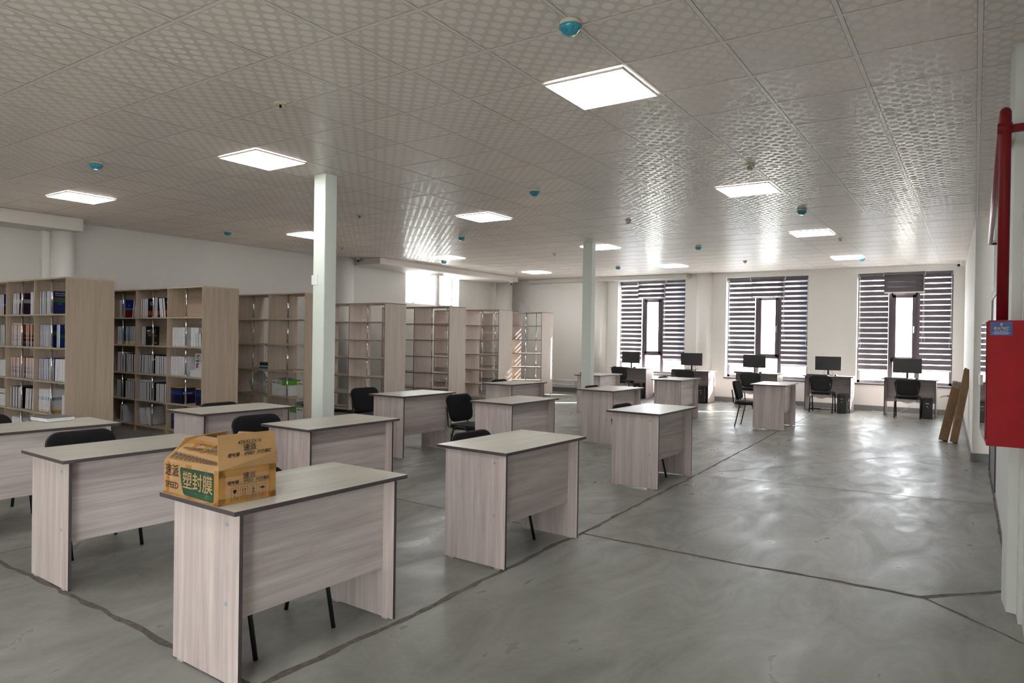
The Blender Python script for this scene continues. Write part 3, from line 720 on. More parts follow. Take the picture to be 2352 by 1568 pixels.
for x, y, s in ((-4.03, 16.33, 'under the mouse on the computer desk under the middle window'), (-.93, 16.32, 'under the mouse on the rightmost computer desk')):
    b = MB(); b.box(-.11, .11, -.09, .09, 0, .0008); o = b.build('mouse_pad', M_GREY); o.location = (x, y, TH+.0001); tag(o, 'thin grey mouse pad %s' % s, 'mouse pad')
def make_tower():
    r = empty('computer_tower', (0, 0, 0), 0, 'x', 'computer')
    b = MB(); b.box(-.09, .09, .01, .40, .008, .395); b.build('case', M_BLACKP, r, bevel=.004)
    b = MB(); b.box(-.088, .088, 0, .012, .012, .39); b.box(-.075, .075, -.006, .002, .27, .37); b.build('front_panel', M_BLACKP, r, bevel=.006)
    b = MB(); b.box(-.03, .03, -.008, -.005, .30, .312); b.build('badge', M_CHROME, r)
    b = MB(); b.lathe([(.012, 0), (.012, .004)], 14, (0, 0, 0))
    for i, v in enumerate(b.v): b.v[i] = (v[0], -.006-v[2], .245+v[1])
    b.build('power_button', M_GREY, r)
    b = MB(); b.box(-.08, .08, .03, .38, 0, .008); b.build('feet', M_BLACKP, r)
    return r
tw = make_tower(); ut = [False]
for x, y, s in ((-7.03, 16.19, names[0]), (-5.385, 16.12, names[1]), (-2.31, 15.95, names[3]), (-.765, 15.98, names[4])):
    place(tw, ut, (x, y, 0), math.radians(2), 'black computer tower at the %s' % s, 'black computer towers')
def cable(name, pts, m, r, label):
    cu = bpy.data.curves.new(name, 'CURVE'); cu.dimensions = '3D'; cu.bevel_depth = r; sp = cu.splines.new('NURBS'); sp.points.add(len(pts)-1); sp.order_u = 4; sp.use_endpoint_u = True
    for p, q in zip(sp.points, pts): p.co = (*q, 1)
    t = bpy.data.objects.new(name, cu); COL.objects.link(t); dg = bpy.context.evaluated_depsgraph_get(); me = bpy.data.meshes.new_from_object(t.evaluated_get(dg)); bpy.data.objects.remove(t)
    me.materials.clear(); me.materials.append(m)
    o = bpy.data.objects.new(name, me); COL.objects.link(o); tag(o, label, 'cable'); return o
cable('network_cable', [(-5.15, 16.9, .01), (-5.0, 16.4, .01), (-4.8, 16.55, .01), (-4.95, 16.85, .01), (-4.7, 16.7, .01), (-4.6, 16.9, .25)], M_WHITEP, .006, 'white cable in loops on the floor between the second and third computer desks')
cable('network_cable', [(-3.55, 16.95, .3), (-3.4, 16.7, .01), (-3.2, 16.6, .01), (-3.35, 16.8, .01), (-3.05, 16.85, .01)], M_WHITEP, .006, 'white cable on the floor right of the desk under the middle window')
cable('power_cable', [(-3.05, 16.6, .012), (-2.8, 16.45, .012), (-2.6, 16.7, .012), (-2.3, 16.5, .012), (-2.2, 16.55, .3)], M_BLACKP, .007, 'black power cable on the floor under the desk between the middle and right windows')
cable('power_cable', [(-1.85, 17.0, .01), (-1.7, 16.7, .01), (-1.5, 16.8, .01), (-1.3, 16.4, .01), (-1.1, 16.6, .2)], M_WHITEP, .005, 'thin white cable on the floor under the rightmost computer desk')
b = MB(); b.box(-3.05, -2.82, 16.54, 16.60, .0, .03); tag(b.build('power_strip', M_BLACKP, bevel=.004), 'black power strip on the floor left of the chair between the middle and right windows', 'power strip')
b = MB(); b.tube([(-.46, 17.06, .41), (-.33, 17.04, .41)], .014, 10); b.tube([(-.58, 17.0, .38), (-.52, 17.05, .405), (-.46, 17.06, .41)], .006, 8)
b.box(-.40, -.38, 17.05, YW, .40, .42); tag(b.build('cable_connector', M_BLACKP), 'black cable connector hanging at the wall right of the rightmost computer desk', 'connector')
b = MB(); b.box(-3.17, -3.12, YW-.012, YW, .42, .50); b.tube([(-3.145, YW-.01, .46), (-3.14, YW-.06, .46), (-3.15, YW-.05, .30)], .008, 8); tag(b.build('wall_socket', [M_WHITEP]), 'white wall socket with plug left of the desk between the middle and right windows', 'socket')

# ================================================================== BOOK ON DESK, HEATING PIPES, WALL PANEL
bk = empty('thick_book', (-6.275, 2.62, TH+.0005), math.radians(3), 'thick white book lying on the desk at the left edge', 'book')
b = MB(); b.box(-.13, .13, -.105, .105, .002, .030); b.build('page_block', M_PAPER, bk, bevel=.001)
b = MB(); b.box(-.133, .133, -.107, .107, .030, .0325); b.box(-.133, .133, -.107, .107, 0, .002); b.build('cover', plain('dark_grey_cover', (.10, .10, .11), .25, 0, .5, 8), bk)
b = MB(); b.tube([(-10.9, 16.85, .33), (-8.95, 16.85, .33)], .028, 14); b.tube([(-10.9, 16.9, .20), (-8.95, 16.9, .20)], .024, 14)
b.box(-10.3, -10.27, 16.83, YW-.002, .15, .38); b.box(-9.2, -9.17, 16.83, YW-.002, .15, .38)
tag(b.build('heating_pipe', M_WHITEP), 'pair of white heating pipes low on the window wall left of the far column', 'pipe')
b = MB(); pts = [(-11.25, YW-.05, 1.2), (-10.93, YW-.05, 1.2), (-10.93, YW-.05, 2.42), (-11.0, YW-.05, 2.45), (-11.10, YW-.05, 2.60), (-11.17, YW-.05, 2.66), (-11.25, YW-.05, 2.60)]
b.slab(pts, .02); tag(b.build('display_board', plain('pale_grey_board', (.74, .72, .75), .6), bevel=.002), 'pale board with a curved top edge leaning at the wall behind the farthest bookcase', 'board')

# ================================================================== RED HOSE CABINET AND PIPES
rot = math.atan2(-.0186, .6)
hc = empty('fire_hose_cabinet', (.0474, 4.10, 1.0035), -rot*1.0, 'red metal fire hose cabinet on the right wall', 'fire cabinet')
hc.scale = (.911,)*3
b = MB(); b.box(.006, .196, 0, .60, 0, .672); b.build('body', M_RED, hc, bevel=.003)
b = MB(); b.box(-.002, .005, .02, .595, .03, .665); dr = b.build('door', M_REDG, hc, bevel=.002)
b = MB(); b.box(-.012, -.002, .50, .56, .30, .36); b.build('latch', M_WHITEP, dr, bevel=.002)
b = MB(); b.box(.014, .060, -.0012, 0, .0, .0); b = MB(); b.box(.016, .112, -.0014, -.0002, .592, .664); st = b.build('sticker', plain('blue_sticker', (.02, .10, .36), .3, 0, .05), hc)
fm = lambda x, z: frame4((x, -.0018, z), (1, 0, 0), (0, 0, 1))
text('ФАЭКС', .0215, plain('yellow_print', (.75, .52, .03), .5), fm(.064, .628), st, 'lettering', sx=.86, bold=.0004)
wp = plain('white_print', (.75, .8, .85), .5)
text('ООО «ФАЭКС»', .0068, wp, fm(.064, .6145), st, sx=1.2)
b = MB()
for zz, ww in ((.608, .066), (.603, .080), (.598, .062)):
    for q in range(9): b.box(.064-ww/2+q*ww/9, .064-ww/2+q*ww/9+ww/9*.8, -.0019, -.0014, zz, zz+.0016)
b.build('print_line', wp, st)
b = MB(); b.lathe([(.0055, 0), (.0055, .001)], 14)
for i, v in enumerate(b.v): b.v[i] = (.064+v[0], -.0015-v[2], .650+v[1]*1.3)
b.build('logo_disc', plain('pale_blue_print', (.35, .6, .8), .4), st)
b = MB(); b.lathe([(.0025, 0), (.0025, .0016)], 10)
for i, v in enumerate(b.v): b.v[i] = (.064+v[0], -.0015-v[2], .649+v[1])
b.build('logo_dot', M_RED, st)
rp = empty('fire_riser_pipe', (.109, 4.154, 1.618), 0, 'thick red vertical pipe rising from the fire hose cabinet', 'pipe')
rp.scale = (.911,)*3
b = MB(); b.tube([(0, 0, 0), (0, 0, 1.085), (.0, .012, 1.115), (.0, .05, 1.13), (0, .10, 1.13)], .027, 20); b.build('pipe', M_REDP, rp)
b = MB(); b.box(.02, .13, -.012, .012, 1.005, 1.045); b.box(-.036, -.027, -.02, .02, 1.0, 1.05); b.tube([(-.036, 0, 1.03), (.03, 0, 1.03)], .030, 16); b.build('clamp', M_REDP, rp)
hp = empty('fire_feed_pipe', (.109, 4.245, 2.648), 0, 'long faded red pipe running along the right wall towards the windows', 'pipe')
b = MB(); b.tube([(0, 0, 0), (.004, 3, 0), (.014, 5.22, 0), (.022, 5.27, 0), (.045, 5.30, 0), (.080, 5.30, 0)], .025, 16); b.build('pipe', M_PINKP, hp)
b = MB(); b.box(.01, .078, 5.12, 5.16, -.012, .012); b.build('wall_bracket', M_CHROME, hp)

# ================================================================== LEANING CARTONS
def carton(name, base, top, wx, dy, label, crushed):
    # long carton leaning to +X; base, top = lower and upper centre points
    r = empty(name, base, 0, label, 'carton', 'long cartons leaning by the right window')
    t = Vector(top)-Vector(base); L = t.length; z = t.normalized(); y = Vector((0, 1, 0)); x = y.cross(z).normalized(); y = z.cross(x)
    T = Matrix.Identity(4)
    for i in range(3): T[i][0] = x[i]; T[i][1] = y[i]; T[i][2] = z[i]
    b = MB(); b.box(-wx/2, wx/2, -dy/2, dy/2, 0, L, T=T); b.build('carton_body', M_CARD2, r, bevel=.006)
    b = MB()
    for k, (ax, az) in enumerate(((-1, .045), (1, .03), (0, .05), (0, .035)) if crushed else ((-1, .004), (1, .004), (0, .006), (0, .008))):
        if k < 2: pts = [(ax*wx/2, -dy/2, L), (ax*wx/2, dy/2, L), (ax*wx*.46, dy/2*.8, L+az), (ax*wx*.43, -dy/2*.9, L+az*.7)]
        else:
            s = -1 if k == 2 else 1; pts = [(-wx/2, s*dy/2, L), (wx/2, s*dy/2, L), (wx/2*.95, s*dy*.3, L+az*.35), (-wx/2*.9, s*dy*.35, L+az)]
        b.slab([tuple(T @ Vector(p)) for p in pts], .004)
    b.build('flap', M_CARD2, r)
    if not crushed:
        b = MB(); b.box(-wx/2-.001, wx/2+.001, -dy/2-.001, dy/2+.001, L-.10, L+.012, T=T); b.build('clear_tape', M_FILM, r)
    P = lambda u, v: T @ Vector((u, -dy/2-.0008, v))
    b = MB()
    for k in range(5): b.quad([P(-wx*.22, L*.22+k*.022), P(wx*.16, L*.22+k*.022), P(wx*.16, L*.22+k*.022+.010), P(-wx*.22, L*.22+k*.022+.010)])
    for k in range(14):
        for c in (-.02, .004, .026): b.quad([P(c, L*.38+k*.02), P(c+.008, L*.38+k*.02), P(c+.008, L*.38+k*.02+.012), P(c, L*.38+k*.02+.012)])
    b.build('print_mark', plain('faded_ink', (.10, .06, .04), .7), r)
    return r
carton('leaning_carton', (-.385, 12.55, .012), (-.215, 12.72, .90), .125, .12, 'shorter brown carton, clear tape on its top, leaning left of the taller carton', False)
carton('leaning_carton', (-.245, 12.42, .012), (-.082, 12.60, 1.08), .105, .12, 'taller brown carton, torn open at the top, leaning at the right wall', True)

# ================================================================== PRINTED CARDBOARD BOX
def card_box():
    A = Vector((-3.075, 1.745, TH+.001)); B = Vector((-2.640, 1.735, TH+.001)); C = Vector((-2.627, 2.015, TH+.001)); D = A+(C-B); h = .150
    up = Vector((0, 0, 1)); r = empty('cardboard_box', ((A+C)/2), 0, 'open printed cardboard carton taped all over, on the desk nearest the camera', 'cardboard box')
    o = (A+C)/2; A, B, C, D = A-o, B-o, C-o, D-o; H = up*h; t = .004
    a, b_, c, d = A+H, B+H, C+H, D+H
    b = MB()
    b.slab([A, B, b_, a], t); b.slab([B, C, c, b_], t); b.slab([C, D, d, c], t); b.slab([D, A, a, d], t); b.slab([A, D, C, B], t)
    b.build('box_body', M_CARD, r, bevel=.003)
    ex = (B-A).normalized(); ey = (D-A).normalized()
    # near flap folded up and in like a roof
    n1 = a+ex*.045+ey*.105+up*.088; n2 = b_-ex*.055+ey*.105+up*.088; m1 = a+ex*.012+ey*.05+up*.048; m2 = b_-ex*.010+ey*.052+up*.045
    b = MB(); b.slab([a, b_-ex*.004, m2, m1], .004); b.slab([m1, m2, n2, n1], .004); k1 = n1+ey*.05+up*.012-ex*-.012; k2 = n2+ey*.05+up*.012
    b.slab([n1, n2, k2, k1], .004)
    fl1 = b.build('flap', M_CARD, r)
    # right flap standing up
    q1 = b_-ex*.022+ey*.008+up*.148; q2 = c-ex*.012+ey*-.004+up*.146
    w1 = b_-ex*.010+ey*.004+up*.045; w2 = c+ex*.006+up*.05
    b = MB(); b.slab([b_+ex*.002, c+ex*.002+ey*.006, w2, w1], .004); b.slab([w1, w2, q2, q1], .004)
    fl2 = b.build('flap', M_CARD, r)
    b = MB(); b.slab([c-ex*.10, d+ex*.02, d+ex*.06+ey*.06+up*.10, c-ex*.13+ey*.07+up*.115], .004); b.build('flap', M_CARD, r)
    b = MB(); b.slab([d, a+ey*.02, a+ey*.07-ex*-.05+up*.10, d+ex*.05+up*.11], .004); b.build('flap', M_CARD, r)
    # tape strips
    b = MB(); e = .0006
    def strip(p, q, wv, nrm): b.quad([p+nrm*e, q+nrm*e, q+wv+nrm*e, p+wv+nrm*e])
    ny = -ey; nx = ex
    strip(A+ex*.20, a+ex*.185, ex*.045, ny); strip(A+ex*.02, a+ex*.03, ex*.028, ny); strip(B-ex*.035, b_-ex*.03, ex*.034, ny)
    strip(B, C, up*.028, nx); strip(b_-up*.032, c-up*.032, up*.03, nx); strip(B+ey*.002, b_+ey*.002, ey*.03, nx); strip(C-ey*.04, c-ey*.04, ey*.038, nx); strip(A, B, up*.012, ny)
    b.build('packing_tape', M_TAPE, r)
    nf = ((m2-m1).cross(n1-m1)).normalized(); nf = nf if nf.z > 0 else -nf
    b = MB()
    for s in (.10, .19, .30): b.quad([m1+ex*s+nf*e*2, m1+ex*(s+.035)+nf*e*2, n1+ex*(s+.005)+nf*e*2, n1+ex*(s-.03)+nf*e*2])
    b.quad([n1+nf*e*2, n2+nf*e*2, n2-ey*.02-up*.016+nf*e*2, n1-ey*.02-up*.016+nf*e*2])
    b.build('packing_tape', M_TAPE, fl1)
    # clear film wrinkles
    b = MB()
    strip(A+ex*.335, a+ex*.33, ex*.035, ny*5)
    b.build('clear_tape', M_CLEAR, r); b = MB(); strip(B+ey*.15, b_+ey*.14, ey*.035, nx*5); b.build('clear_tape', M_CLEAR, r)
    # green label on the long side
    def onlong(u, v, k=2.6): return A+ex*u+up*v+ny*e*k
    L = .435
    b = MB(); R_ = [(.150, .128), (.140, .136), (.405, .136), (.405, .014), (.175, .010), (.160, .022), (.142, .075), (.138, .115)]
    R_ = [(.140, .118), (.141, .127), (.147, .134), (.398, .137), (.404, .132), (.404, .016), (.396, .010), (.182, .014), (.166, .022), (.156, .045), (.145, .085)]
    b.quad([onlong(u, v, 1.6) for u, v in R_]); lab = b.build('green_label', M_GREEN, r)
    ft = lambda u, v: frame4(onlong(u, v), ex, up)
    text('塑封膜', .083, M_CARD, ft(.278, .076), lab, sx=.95, bold=.0007)
    b = MB()
    for zz, u0, u1 in ((.030, .25, .385), (.020, .27, .395)):
        nn_ = 12
        for q in range(nn_): b.quad([onlong(u0+(u1-u0)*q/nn_, zz), onlong(u0+(u1-u0)*(q+.7)/nn_, zz), onlong(u0+(u1-u0)*(q+.7)/nn_, zz+.0045), onlong(u0+(u1-u0)*q/nn_, zz+.0045)])
    b.build('print_line', plain('faint_green_print', (.06, .14, .07), .5), lab)
    text('速派', .058, M_INK, ft(.073, .108), r, sx=1.0, bold=.0005); text('SPEED', .040, M_INK, ft(.073, .045), r, bold=.0004)
    # lettering on the near flap
    fn_ = nf
    vy = (n1-m1).normalized()
    def fl(u, v): p = m1+ex*(u)+vy*v+fn_*.0012; return frame4(p, ex, (vy+ex*.0).normalized())
    vy0 = (m1-a).normalized(); f0 = (b_-a).cross(m1-a).normalized(); f0 = f0 if f0.z > 0 else -f0
    def fl0(u, v): p = a+ex*u+vy0*v+f0*.0012; return frame4(p, ex, vy0)
    cur = .020
    for k in range(16):
        sz = .046-.0022*k; text('財', sz, M_INK, fl0(cur+sz*.4, .030), fl1, bold=.0003, sx=.82, shear=.15); cur += sz*.86
    cur = .045
    for k in range(15):
        sz = .014+.0019*k; text('財', sz, M_INK, fl(cur+sz*.4, .012+.0003*k), fl1, bold=.0003, sx=.82, shear=.15); cur += sz*.86
    text('祝：阁下今天发大', .020, M_INK, fl(.150, .048), fl1, sx=.85, bold=.0003, shear=.1); text('財財財財財財', .032, M_INK, fl(.295, .046), fl1, sx=.75, bold=.0003, shear=.15)
    # short side lettering
    def fs(v_, z_, k=2.6): return frame4(B+ey*v_+up*z_+nx*e*k, ey, up)
    W = .28
    text('速派', .031, M_INK, fs(.145, .112), r, bold=.0004); text('塑封膜 -  SPEED  只做高端', .0185, M_INK, fs(.145, .090), r, sx=.98, bold=.0003)
    b = MB(); b.quad([B+ey*.055+up*.078+nx*e*2.4, B+ey*.235+up*.078+nx*e*2.4, B+ey*.235+up*.0795+nx*e*2.4, B+ey*.055+up*.0795+nx*e*2.4])
    def rect(v0, z0, v1, z1, t_=.0011):
        for p0, p1, r0, r1 in ((v0, v1, z0, z0+t_), (v0, v1, z1-t_, z1), (v0, v0+t_, z0, z1), (v1-t_, v1, z0, z1)):
            b.quad([B+ey*p0+up*r0+nx*e*2.4, B+ey*p1+up*r0+nx*e*2.4, B+ey*p1+up*r1+nx*e*2.4, B+ey*p0+up*r1+nx*e*2.4])
    def poly(pts): b.quad([B+ey*p+up*q+nx*e*2.4 for p, q in pts])
    xs_ = [.058, .103, .148, .193]
    for x_ in xs_: rect(x_, .012, x_+.036, .068); rect(x_, .012, x_+.036, .026)
    x_ = xs_[0]; poly([(x_+.010, .060), (x_+.026, .060), (x_+.026, .050), (x_+.021, .043), (x_+.015, .043), (x_+.010, .050)]); poly([(x_+.0172, .043), (x_+.0188, .043), (x_+.0188, .031), (x_+.0172, .031)]); poly([(x_+.013, .0315), (x_+.023, .0315), (x_+.023, .030), (x_+.013, .030)])
    x_ = xs_[1]
    for dx_ in (.010, .022): poly([(x_+dx_, .034), (x_+dx_+.0025, .034), (x_+dx_+.0025, .055), (x_+dx_, .055)]); poly([(x_+dx_-.002, .054), (x_+dx_+.0045, .054), (x_+dx_+.0012, .062)])
    poly([(x_+.007, .030), (x_+.028, .030), (x_+.028, .0318), (x_+.007, .0318)])
    x_ = xs_[2]; poly([(x_+.014, .060), (x_+.022, .060), (x_+.020, .056), (x_+.016, .056)]); ring = [(x_+.018+.005*math.cos(q), .050+.005*math.sin(q)) for q in [i*PI/6 for i in range(12)]]; poly(ring)
    poly([(x_+.010, .036), (x_+.026, .036), (x_+.026, .040), (x_+.010, .040)]); poly([(x_+.008, .031), (x_+.028, .031), (x_+.028, .033), (x_+.008, .033)])
    x_ = xs_[3]; poly([(x_+.018+.011*math.cos(q), .047+.009*math.sin(q)) for q in [i*PI/10 for i in range(11)]]); poly([(x_+.0173, .032), (x_+.0187, .032), (x_+.0187, .047), (x_+.0173, .047)]); poly([(x_+.014, .031), (x_+.0187, .031), (x_+.0187, .0325), (x_+.014, .0325)])
    b.build('care_symbols', M_INK, r)
    for x_, s in zip(xs_, ('小心轻放', '向上', '请勿抛', '防潮')): text(s, .0085, M_INK, fs(x_+.018, .019), r)
    vz = (q1-w1).normalized(); nn = (w2-w1).cross(q1-w1).normalized(); nn = nn if nn.x > 0 else -nn; eyf = (w2-w1).normalized()
    def ff(v_, z_): return frame4(w1+eyf*v_+vz*z_+nn*.0014, eyf, vz)
    text('47X32.5X16', .0215, M_INK, ff(.145, .062), fl2, bold=.0002); text('速派', .031, M_INK, ff(.145, .036), fl2, bold=.0004); text('塑封膜 -  SPEED  只做高端', .0185, M_INK, ff(.145, .011), fl2, sx=.98, shear=.25, bold=.0003)
card_box()

# ================================================================== BOOKCASES
BC = {  # right end x, front y, height, bay width, bays, shelf tops, edge, pale wood back open
 1: (-9.05, 3.91, 2.15, .84, 3, [.10, .475, .875, 1.29, 1.705], 'a wide bookcase full of books at the far left'),
 2: (-8.865, 5.56, 2.15, .87, 3, [.10, .475, .875, 1.30, 1.72], 'second bookcase from the left, its top right compartment empty'),
 3: (-8.60, 7.10, 2.15, .88, 3, [.10, .51, .915, 1.335, 1.745], 'third bookcase from the left with white boxes on its lower shelves'),
 4: (-9.00, 9.25, 2.105, .935, 2, [.08, .39, .72, 1.07, 1.415, 1.755], 'empty bookcase directly right of the near square column'),
 5: (-9.03, 11.15, 2.125, .955, 2, [.08, .395, .725, 1.075, 1.425, 1.765], 'empty bookcase below the left wall window'),
 6: (-9.10, 13.05, 2.14, .97, 2, [.09, .40, .738, 1.09, 1.44, 1.775], 'empty bookcase, second farthest in the row'),
 7: (-9.07, 14.90, 2.15, .97, 2, [.09, .41, .75, 1.10, 1.452, 1.804], 'empty bookcase, farthest in the row')}
DEP = .56
def bookcase(k):
    xr, y, H, bw, nb, sh, s = BC[k]; n_ = nb
    xl = max(xr-bw*n_, XL+.02)
    r = empty('bookcase', (xr, y, 0), 0, 'light wood '+s if not s.startswith('a ') else 'light wood double-sided '+s[2:], 'bookcase', 'light wood bookcases')
    edge = M_OEDGE if k < 4 else M_OEDGE2
    M_OZ, M_OX = (globals()['M_OZ'], globals()['M_OX']) if k < 4 else (M_OZ2, M_OX2)
    fe = {'-y': 1, '+y': 1}
    z0 = 0.0 if k < 4 else .07
    def panel(x0, nm='divider'):
        b = MB(); b.box(x0-.018, x0, 0, DEP, z0, H-.018, 0, fe); return b.build(nm, [M_OZ, edge], r)
    panel(0, 'end_panel')
    for i in range(1, n_): panel(-i*bw)
    if xr-bw*n_ > XL: panel(-bw*n_+.018, 'end_panel')
    else: panel(xl-xr+.018, 'end_panel')
    b = MB(); b.box(max(-bw*n_, xl-xr), 0, 0, DEP, H-.018, H, 0, {**fe, '+x': 1}); b.build('top_panel', [M_OX, edge], r)
    for i in range(n_):
        x1 = -i*bw-.018; x0 = max(-(i+1)*bw, xl-xr+.018)
        for z in sh:
            b = MB(); b.box(x0, x1, .004, DEP-.004, z-.018, z, 0, fe); sf = b.build('shelf', [M_OX, edge], r)
            if z > .2:
                if k < 4:
                    for xx in (x0+.10, x1-.10):
                        c = MB(); c.box(xx-.012, xx+.012, .03, .055, z-.032, z-.018); c.build('shelf_bracket', M_GREY, sf)
        xm = (x0+x1)/2
        for yy in (.030, DEP-.030):
            zz = sh+[H-.018]; b = MB()
            for p, q in zip(zz, zz[1:]):
                b.tube([(xm, yy, p), (xm, yy, q-.018 if q != zz[-1] else q)], .0125, 12)
                b.tube([(xm, yy, p), (xm, yy, p+.012)], .019, 12)
            b.build('chrome_post', M_CHROME, r)
        if k < 4:
            b = MB(); b.box(x0, x1, .03, .046, 0, sh[0]-.018); b.build('plinth', M_OX, r)
    if k >= 4:
        b = MB()
        for xx in (-.03, -bw*n_+.03):
            for yy in (.05, DEP-.05): b.tube([(xx, yy, 0), (xx, yy, .012)], .028, 12); b.tube([(xx, yy, 0), (xx, yy, .08)], .012, 10)
        b.build('feet', M_CHROME, r)
    if k in (1, 2):
        b = MB(); b.box(max(-bw*n_, xl-xr+.02), -.018, DEP/2-.004, DEP/2+.004, .1, H-.018); b.build('middle_back_board', M_OX, r)
    return r
for k in BC: bookcase(k)

# ------------------------------------------------------------------ books
CV = {}
def cover(name, c, rough=.3):
    if name not in CV: CV[name] = plain('cover_'+name, c, rough, 0, .12, 12)
    return CV[name]
def banded(name, bands, base):
    # cover printed in horizontal bands; bands = [(z0, z1, colour)] in book heights
    if name in CV: return CV[name]
    m, nt, p = mat('cover_'+name); tc = N(nt, 'ShaderNodeTexCoord'); sp = N(nt, 'ShaderNodeSeparateXYZ'); lk(nt, tc.outputs['Object'], sp.inputs[0])
    n_ = N(nt, 'ShaderNodeValToRGB'); n_.color_ramp.interpolation = 'CONSTANT'; e = n_.color_ramp.elements
    st = []; z = 0
    for z0, z1, c in bands:
        if z0 > z: st.append((z, base))
        st.append((z0, c)); z = z1
    if z < 1: st.append((z, base))
    while len(e) < len(st): e.new(.5)
    for s_, (q, c) in zip(e, st): s_.position = q; s_.color = (*c, 1)
    lk(nt, math_(nt, 'DIVIDE', sp.outputs[2], .32), n_.inputs[0]); lk(nt, n_.outputs[0], p.inputs['Base Color']); p.inputs['Roughness'].default_value = .3
    CV[name] = m; return m
f = lambda z: z/.32
COV = {
 'blue': banded('blue_green_band', [(f(.15), f(.19), (.03, .16, .05)), (f(.19), f(.205), (.25, .10, .03))], (.012, .028, .15)),
 'navy': banded('blue_with_green', [(f(.12), f(.16), (.02, .12, .06))], (.01, .025, .17)),
 'purple': banded('dark_purple', [(f(.15), f(.20), (.45, .42, .46))], (.035, .012, .045)),
 'orange': banded('orange_print', [(0, f(.03), (.05, .12, .25)), (f(.07), f(.10), (.02, .02, .03)), (f(.12), f(.15), (.05, .05, .06))], (.42, .12, .05)),
 'black': cover('black', (.008, .008, .010)), 'therapy': banded('dark_with_orange', [(f(.03), f(.10), (.35, .07, .02))], (.010, .014, .03)),
 'redblue': banded('red_blue', [(0, f(.12), (.16, .012, .015)), (f(.12), f(.15), (.03, .22, .50))], (.012, .02, .16)),
 'yellow': banded('yellow_foot', [(0, f(.055), (.50, .40, .02)), (f(.055), f(.15), (.02, .04, .16))], (.04, .14, .18)),
 'white': cover('white', (.62, .62, .66)), 'green': cover('green', (.01, .10, .045)),
 'bio': banded('biochemistry', [(0, f(.125), (.008, .008, .045)), (f(.125), f(.129), (.25, .01, .03)), (f(.129), f(.175), (.01, .05, .22)), (f(.225), f(.24), (.55, .30, .02))], (.012, .018, .09)),
 'clin': banded('clinical', [(0, f(.03), (.60, .36, .02)), (f(.15), f(.19), (.02, .16, .40))], (.66, .66, .68))}
CNAME = {'blue': 'blue-green', 'navy': 'blue', 'purple': 'purple', 'orange': 'orange', 'black': 'black', 'therapy': 'black-orange', 'redblue': 'red-blue', 'yellow': 'yellow-footed', 'white': 'white', 'green': 'green', 'bio': 'navy', 'clin': 'blue-titled white'}
ORD = {0: 'bottom', 1: 'fifth', 2: 'fourth', 3: 'third', 4: 'top'}
ORD = {4: 'top shelf', 3: 'second shelf', 2: 'third shelf', 1: 'fourth shelf', 0: 'lowest shelf'}
BAY = {0: 'right bay', 1: 'middle bay', 2: 'left bay'}
BCN = {1: 'leftmost bookcase', 2: 'second bookcase', 3: 'third bookcase'}
def make_book(w, h, d, cov, spine_front=False):
    b = MB(); t = min(.0014, w*.12)
    b.box(t, w-t, .003, d-t, .002, h-.002, 0)
    b.box(0, t, 0, d, 0, h, 1); b.box(w-t, w, 0, d, 0, h, 1)
    if spine_front: b.box(0, w, -.001, t, 0, h, 1)
    else: b.box(0, w, d-t, d, 0, h, 1)
    return b.build('book', [M_PAGE, COV[cov]])
def row(bc, bay, sh, f0, f1, n_, cov='black', lean=0, h=.285, d=.21, spine=False, title=None, jit=.005, y0=.056):
    xr, y, H, bw, nb, shs, _ = BC[bc]
    xb0 = xr-(bay+1)*bw+.004; span = bw-.026; x = xb0+f0*span; tw_ = (f1-f0)*span/n_
    place_ = '%s, %s of %s' % (ORD[sh], BAY[bay], BCN[bc])
    side = 'left part' if f1 < .62 else ('right part' if f0 > .45 else 'middle')
    grp = 'books in the %s, %s' % (place_, side); last = None
    for i in range(n_):
        w_ = tw_*random.uniform(.93, 1.0); hh = h*random.uniform(.985, 1.0) if not title else h
        o = make_book(w_, hh, d, cov, spine); o.location = (x, y+y0+random.uniform(-jit, jit), shs[sh]+.001)
        if lean:
            a = math.radians(lean); o.rotation_euler = (0, a, 0)
            o.location.z += (w_*math.sin(a) if a > 0 else 0)
            if a < 0: pass
        lb_ = 'upright %s book, %s, %s' % (CNAME[cov], side, place_)
        if i == 0: lb_ = 'leftmost upright %s book, %s, %s' % (CNAME[cov], side, place_)
        elif i == n_-1 and n_ > 2: lb_ = 'rightmost upright %s book, %s, %s' % (CNAME[cov], side, place_)
        if i == n_-1 and title: lb_ = '%s book showing its cover, %s, %s' % (CNAME[cov], side, place_)
        tag(o, lb_, 'book', grp)
        x += tw_; last = (o, w_)
    if title:
        o, w_ = last
        for body, size, zz, yy, c in title:
            text(body, size, c, frame4((w_+.0008, yy, zz), (0, 1, 0), (0, 0, 1)), o, 'cover_title', align='LEFT', bold=.0004)
    return last
def flat(bc, bay, sh, f0, f1, n_, z0=0, th=.022, cov='white', d=.22, y0=.056, lab='white flat book'):
    xr, y, H, bw, nb, shs, _ = BC[bc]; xb0 = xr-(bay+1)*bw+.004; span = bw-.026; w_ = (f1-f0)*span
    for i in range(n_):
        b = MB(); b.box(0, w_, 0, d, .0015, th-.0015); b.box(-.001, w_+.001, -.001, d, 0, .0015, 1); b.box(-.001, w_+.001, -.001, d, th-.0015, th, 1); b.box(-.001, w_+.001, d, d+.0015, 0, th, 1)
        o = b.build('book', [M_PAGE, COV[cov]]); o.location = (xb0+f0*span+random.uniform(-.006, .006), y+y0+random.uniform(-.006, .006), shs[sh]+z0+.001+i*(th+.0006))
        tag(o, '%s on the %s, %s of %s' % (lab, ORD[sh], BAY[bay], BCN[bc]), 'book', 'flat books, %s, %s of %s' % (ORD[sh], BAY[bay], BCN[bc]))
TW = plain('title_white', (.75, .75, .78), .5); TY = plain('title_yellow', (.65, .50, .03), .5)
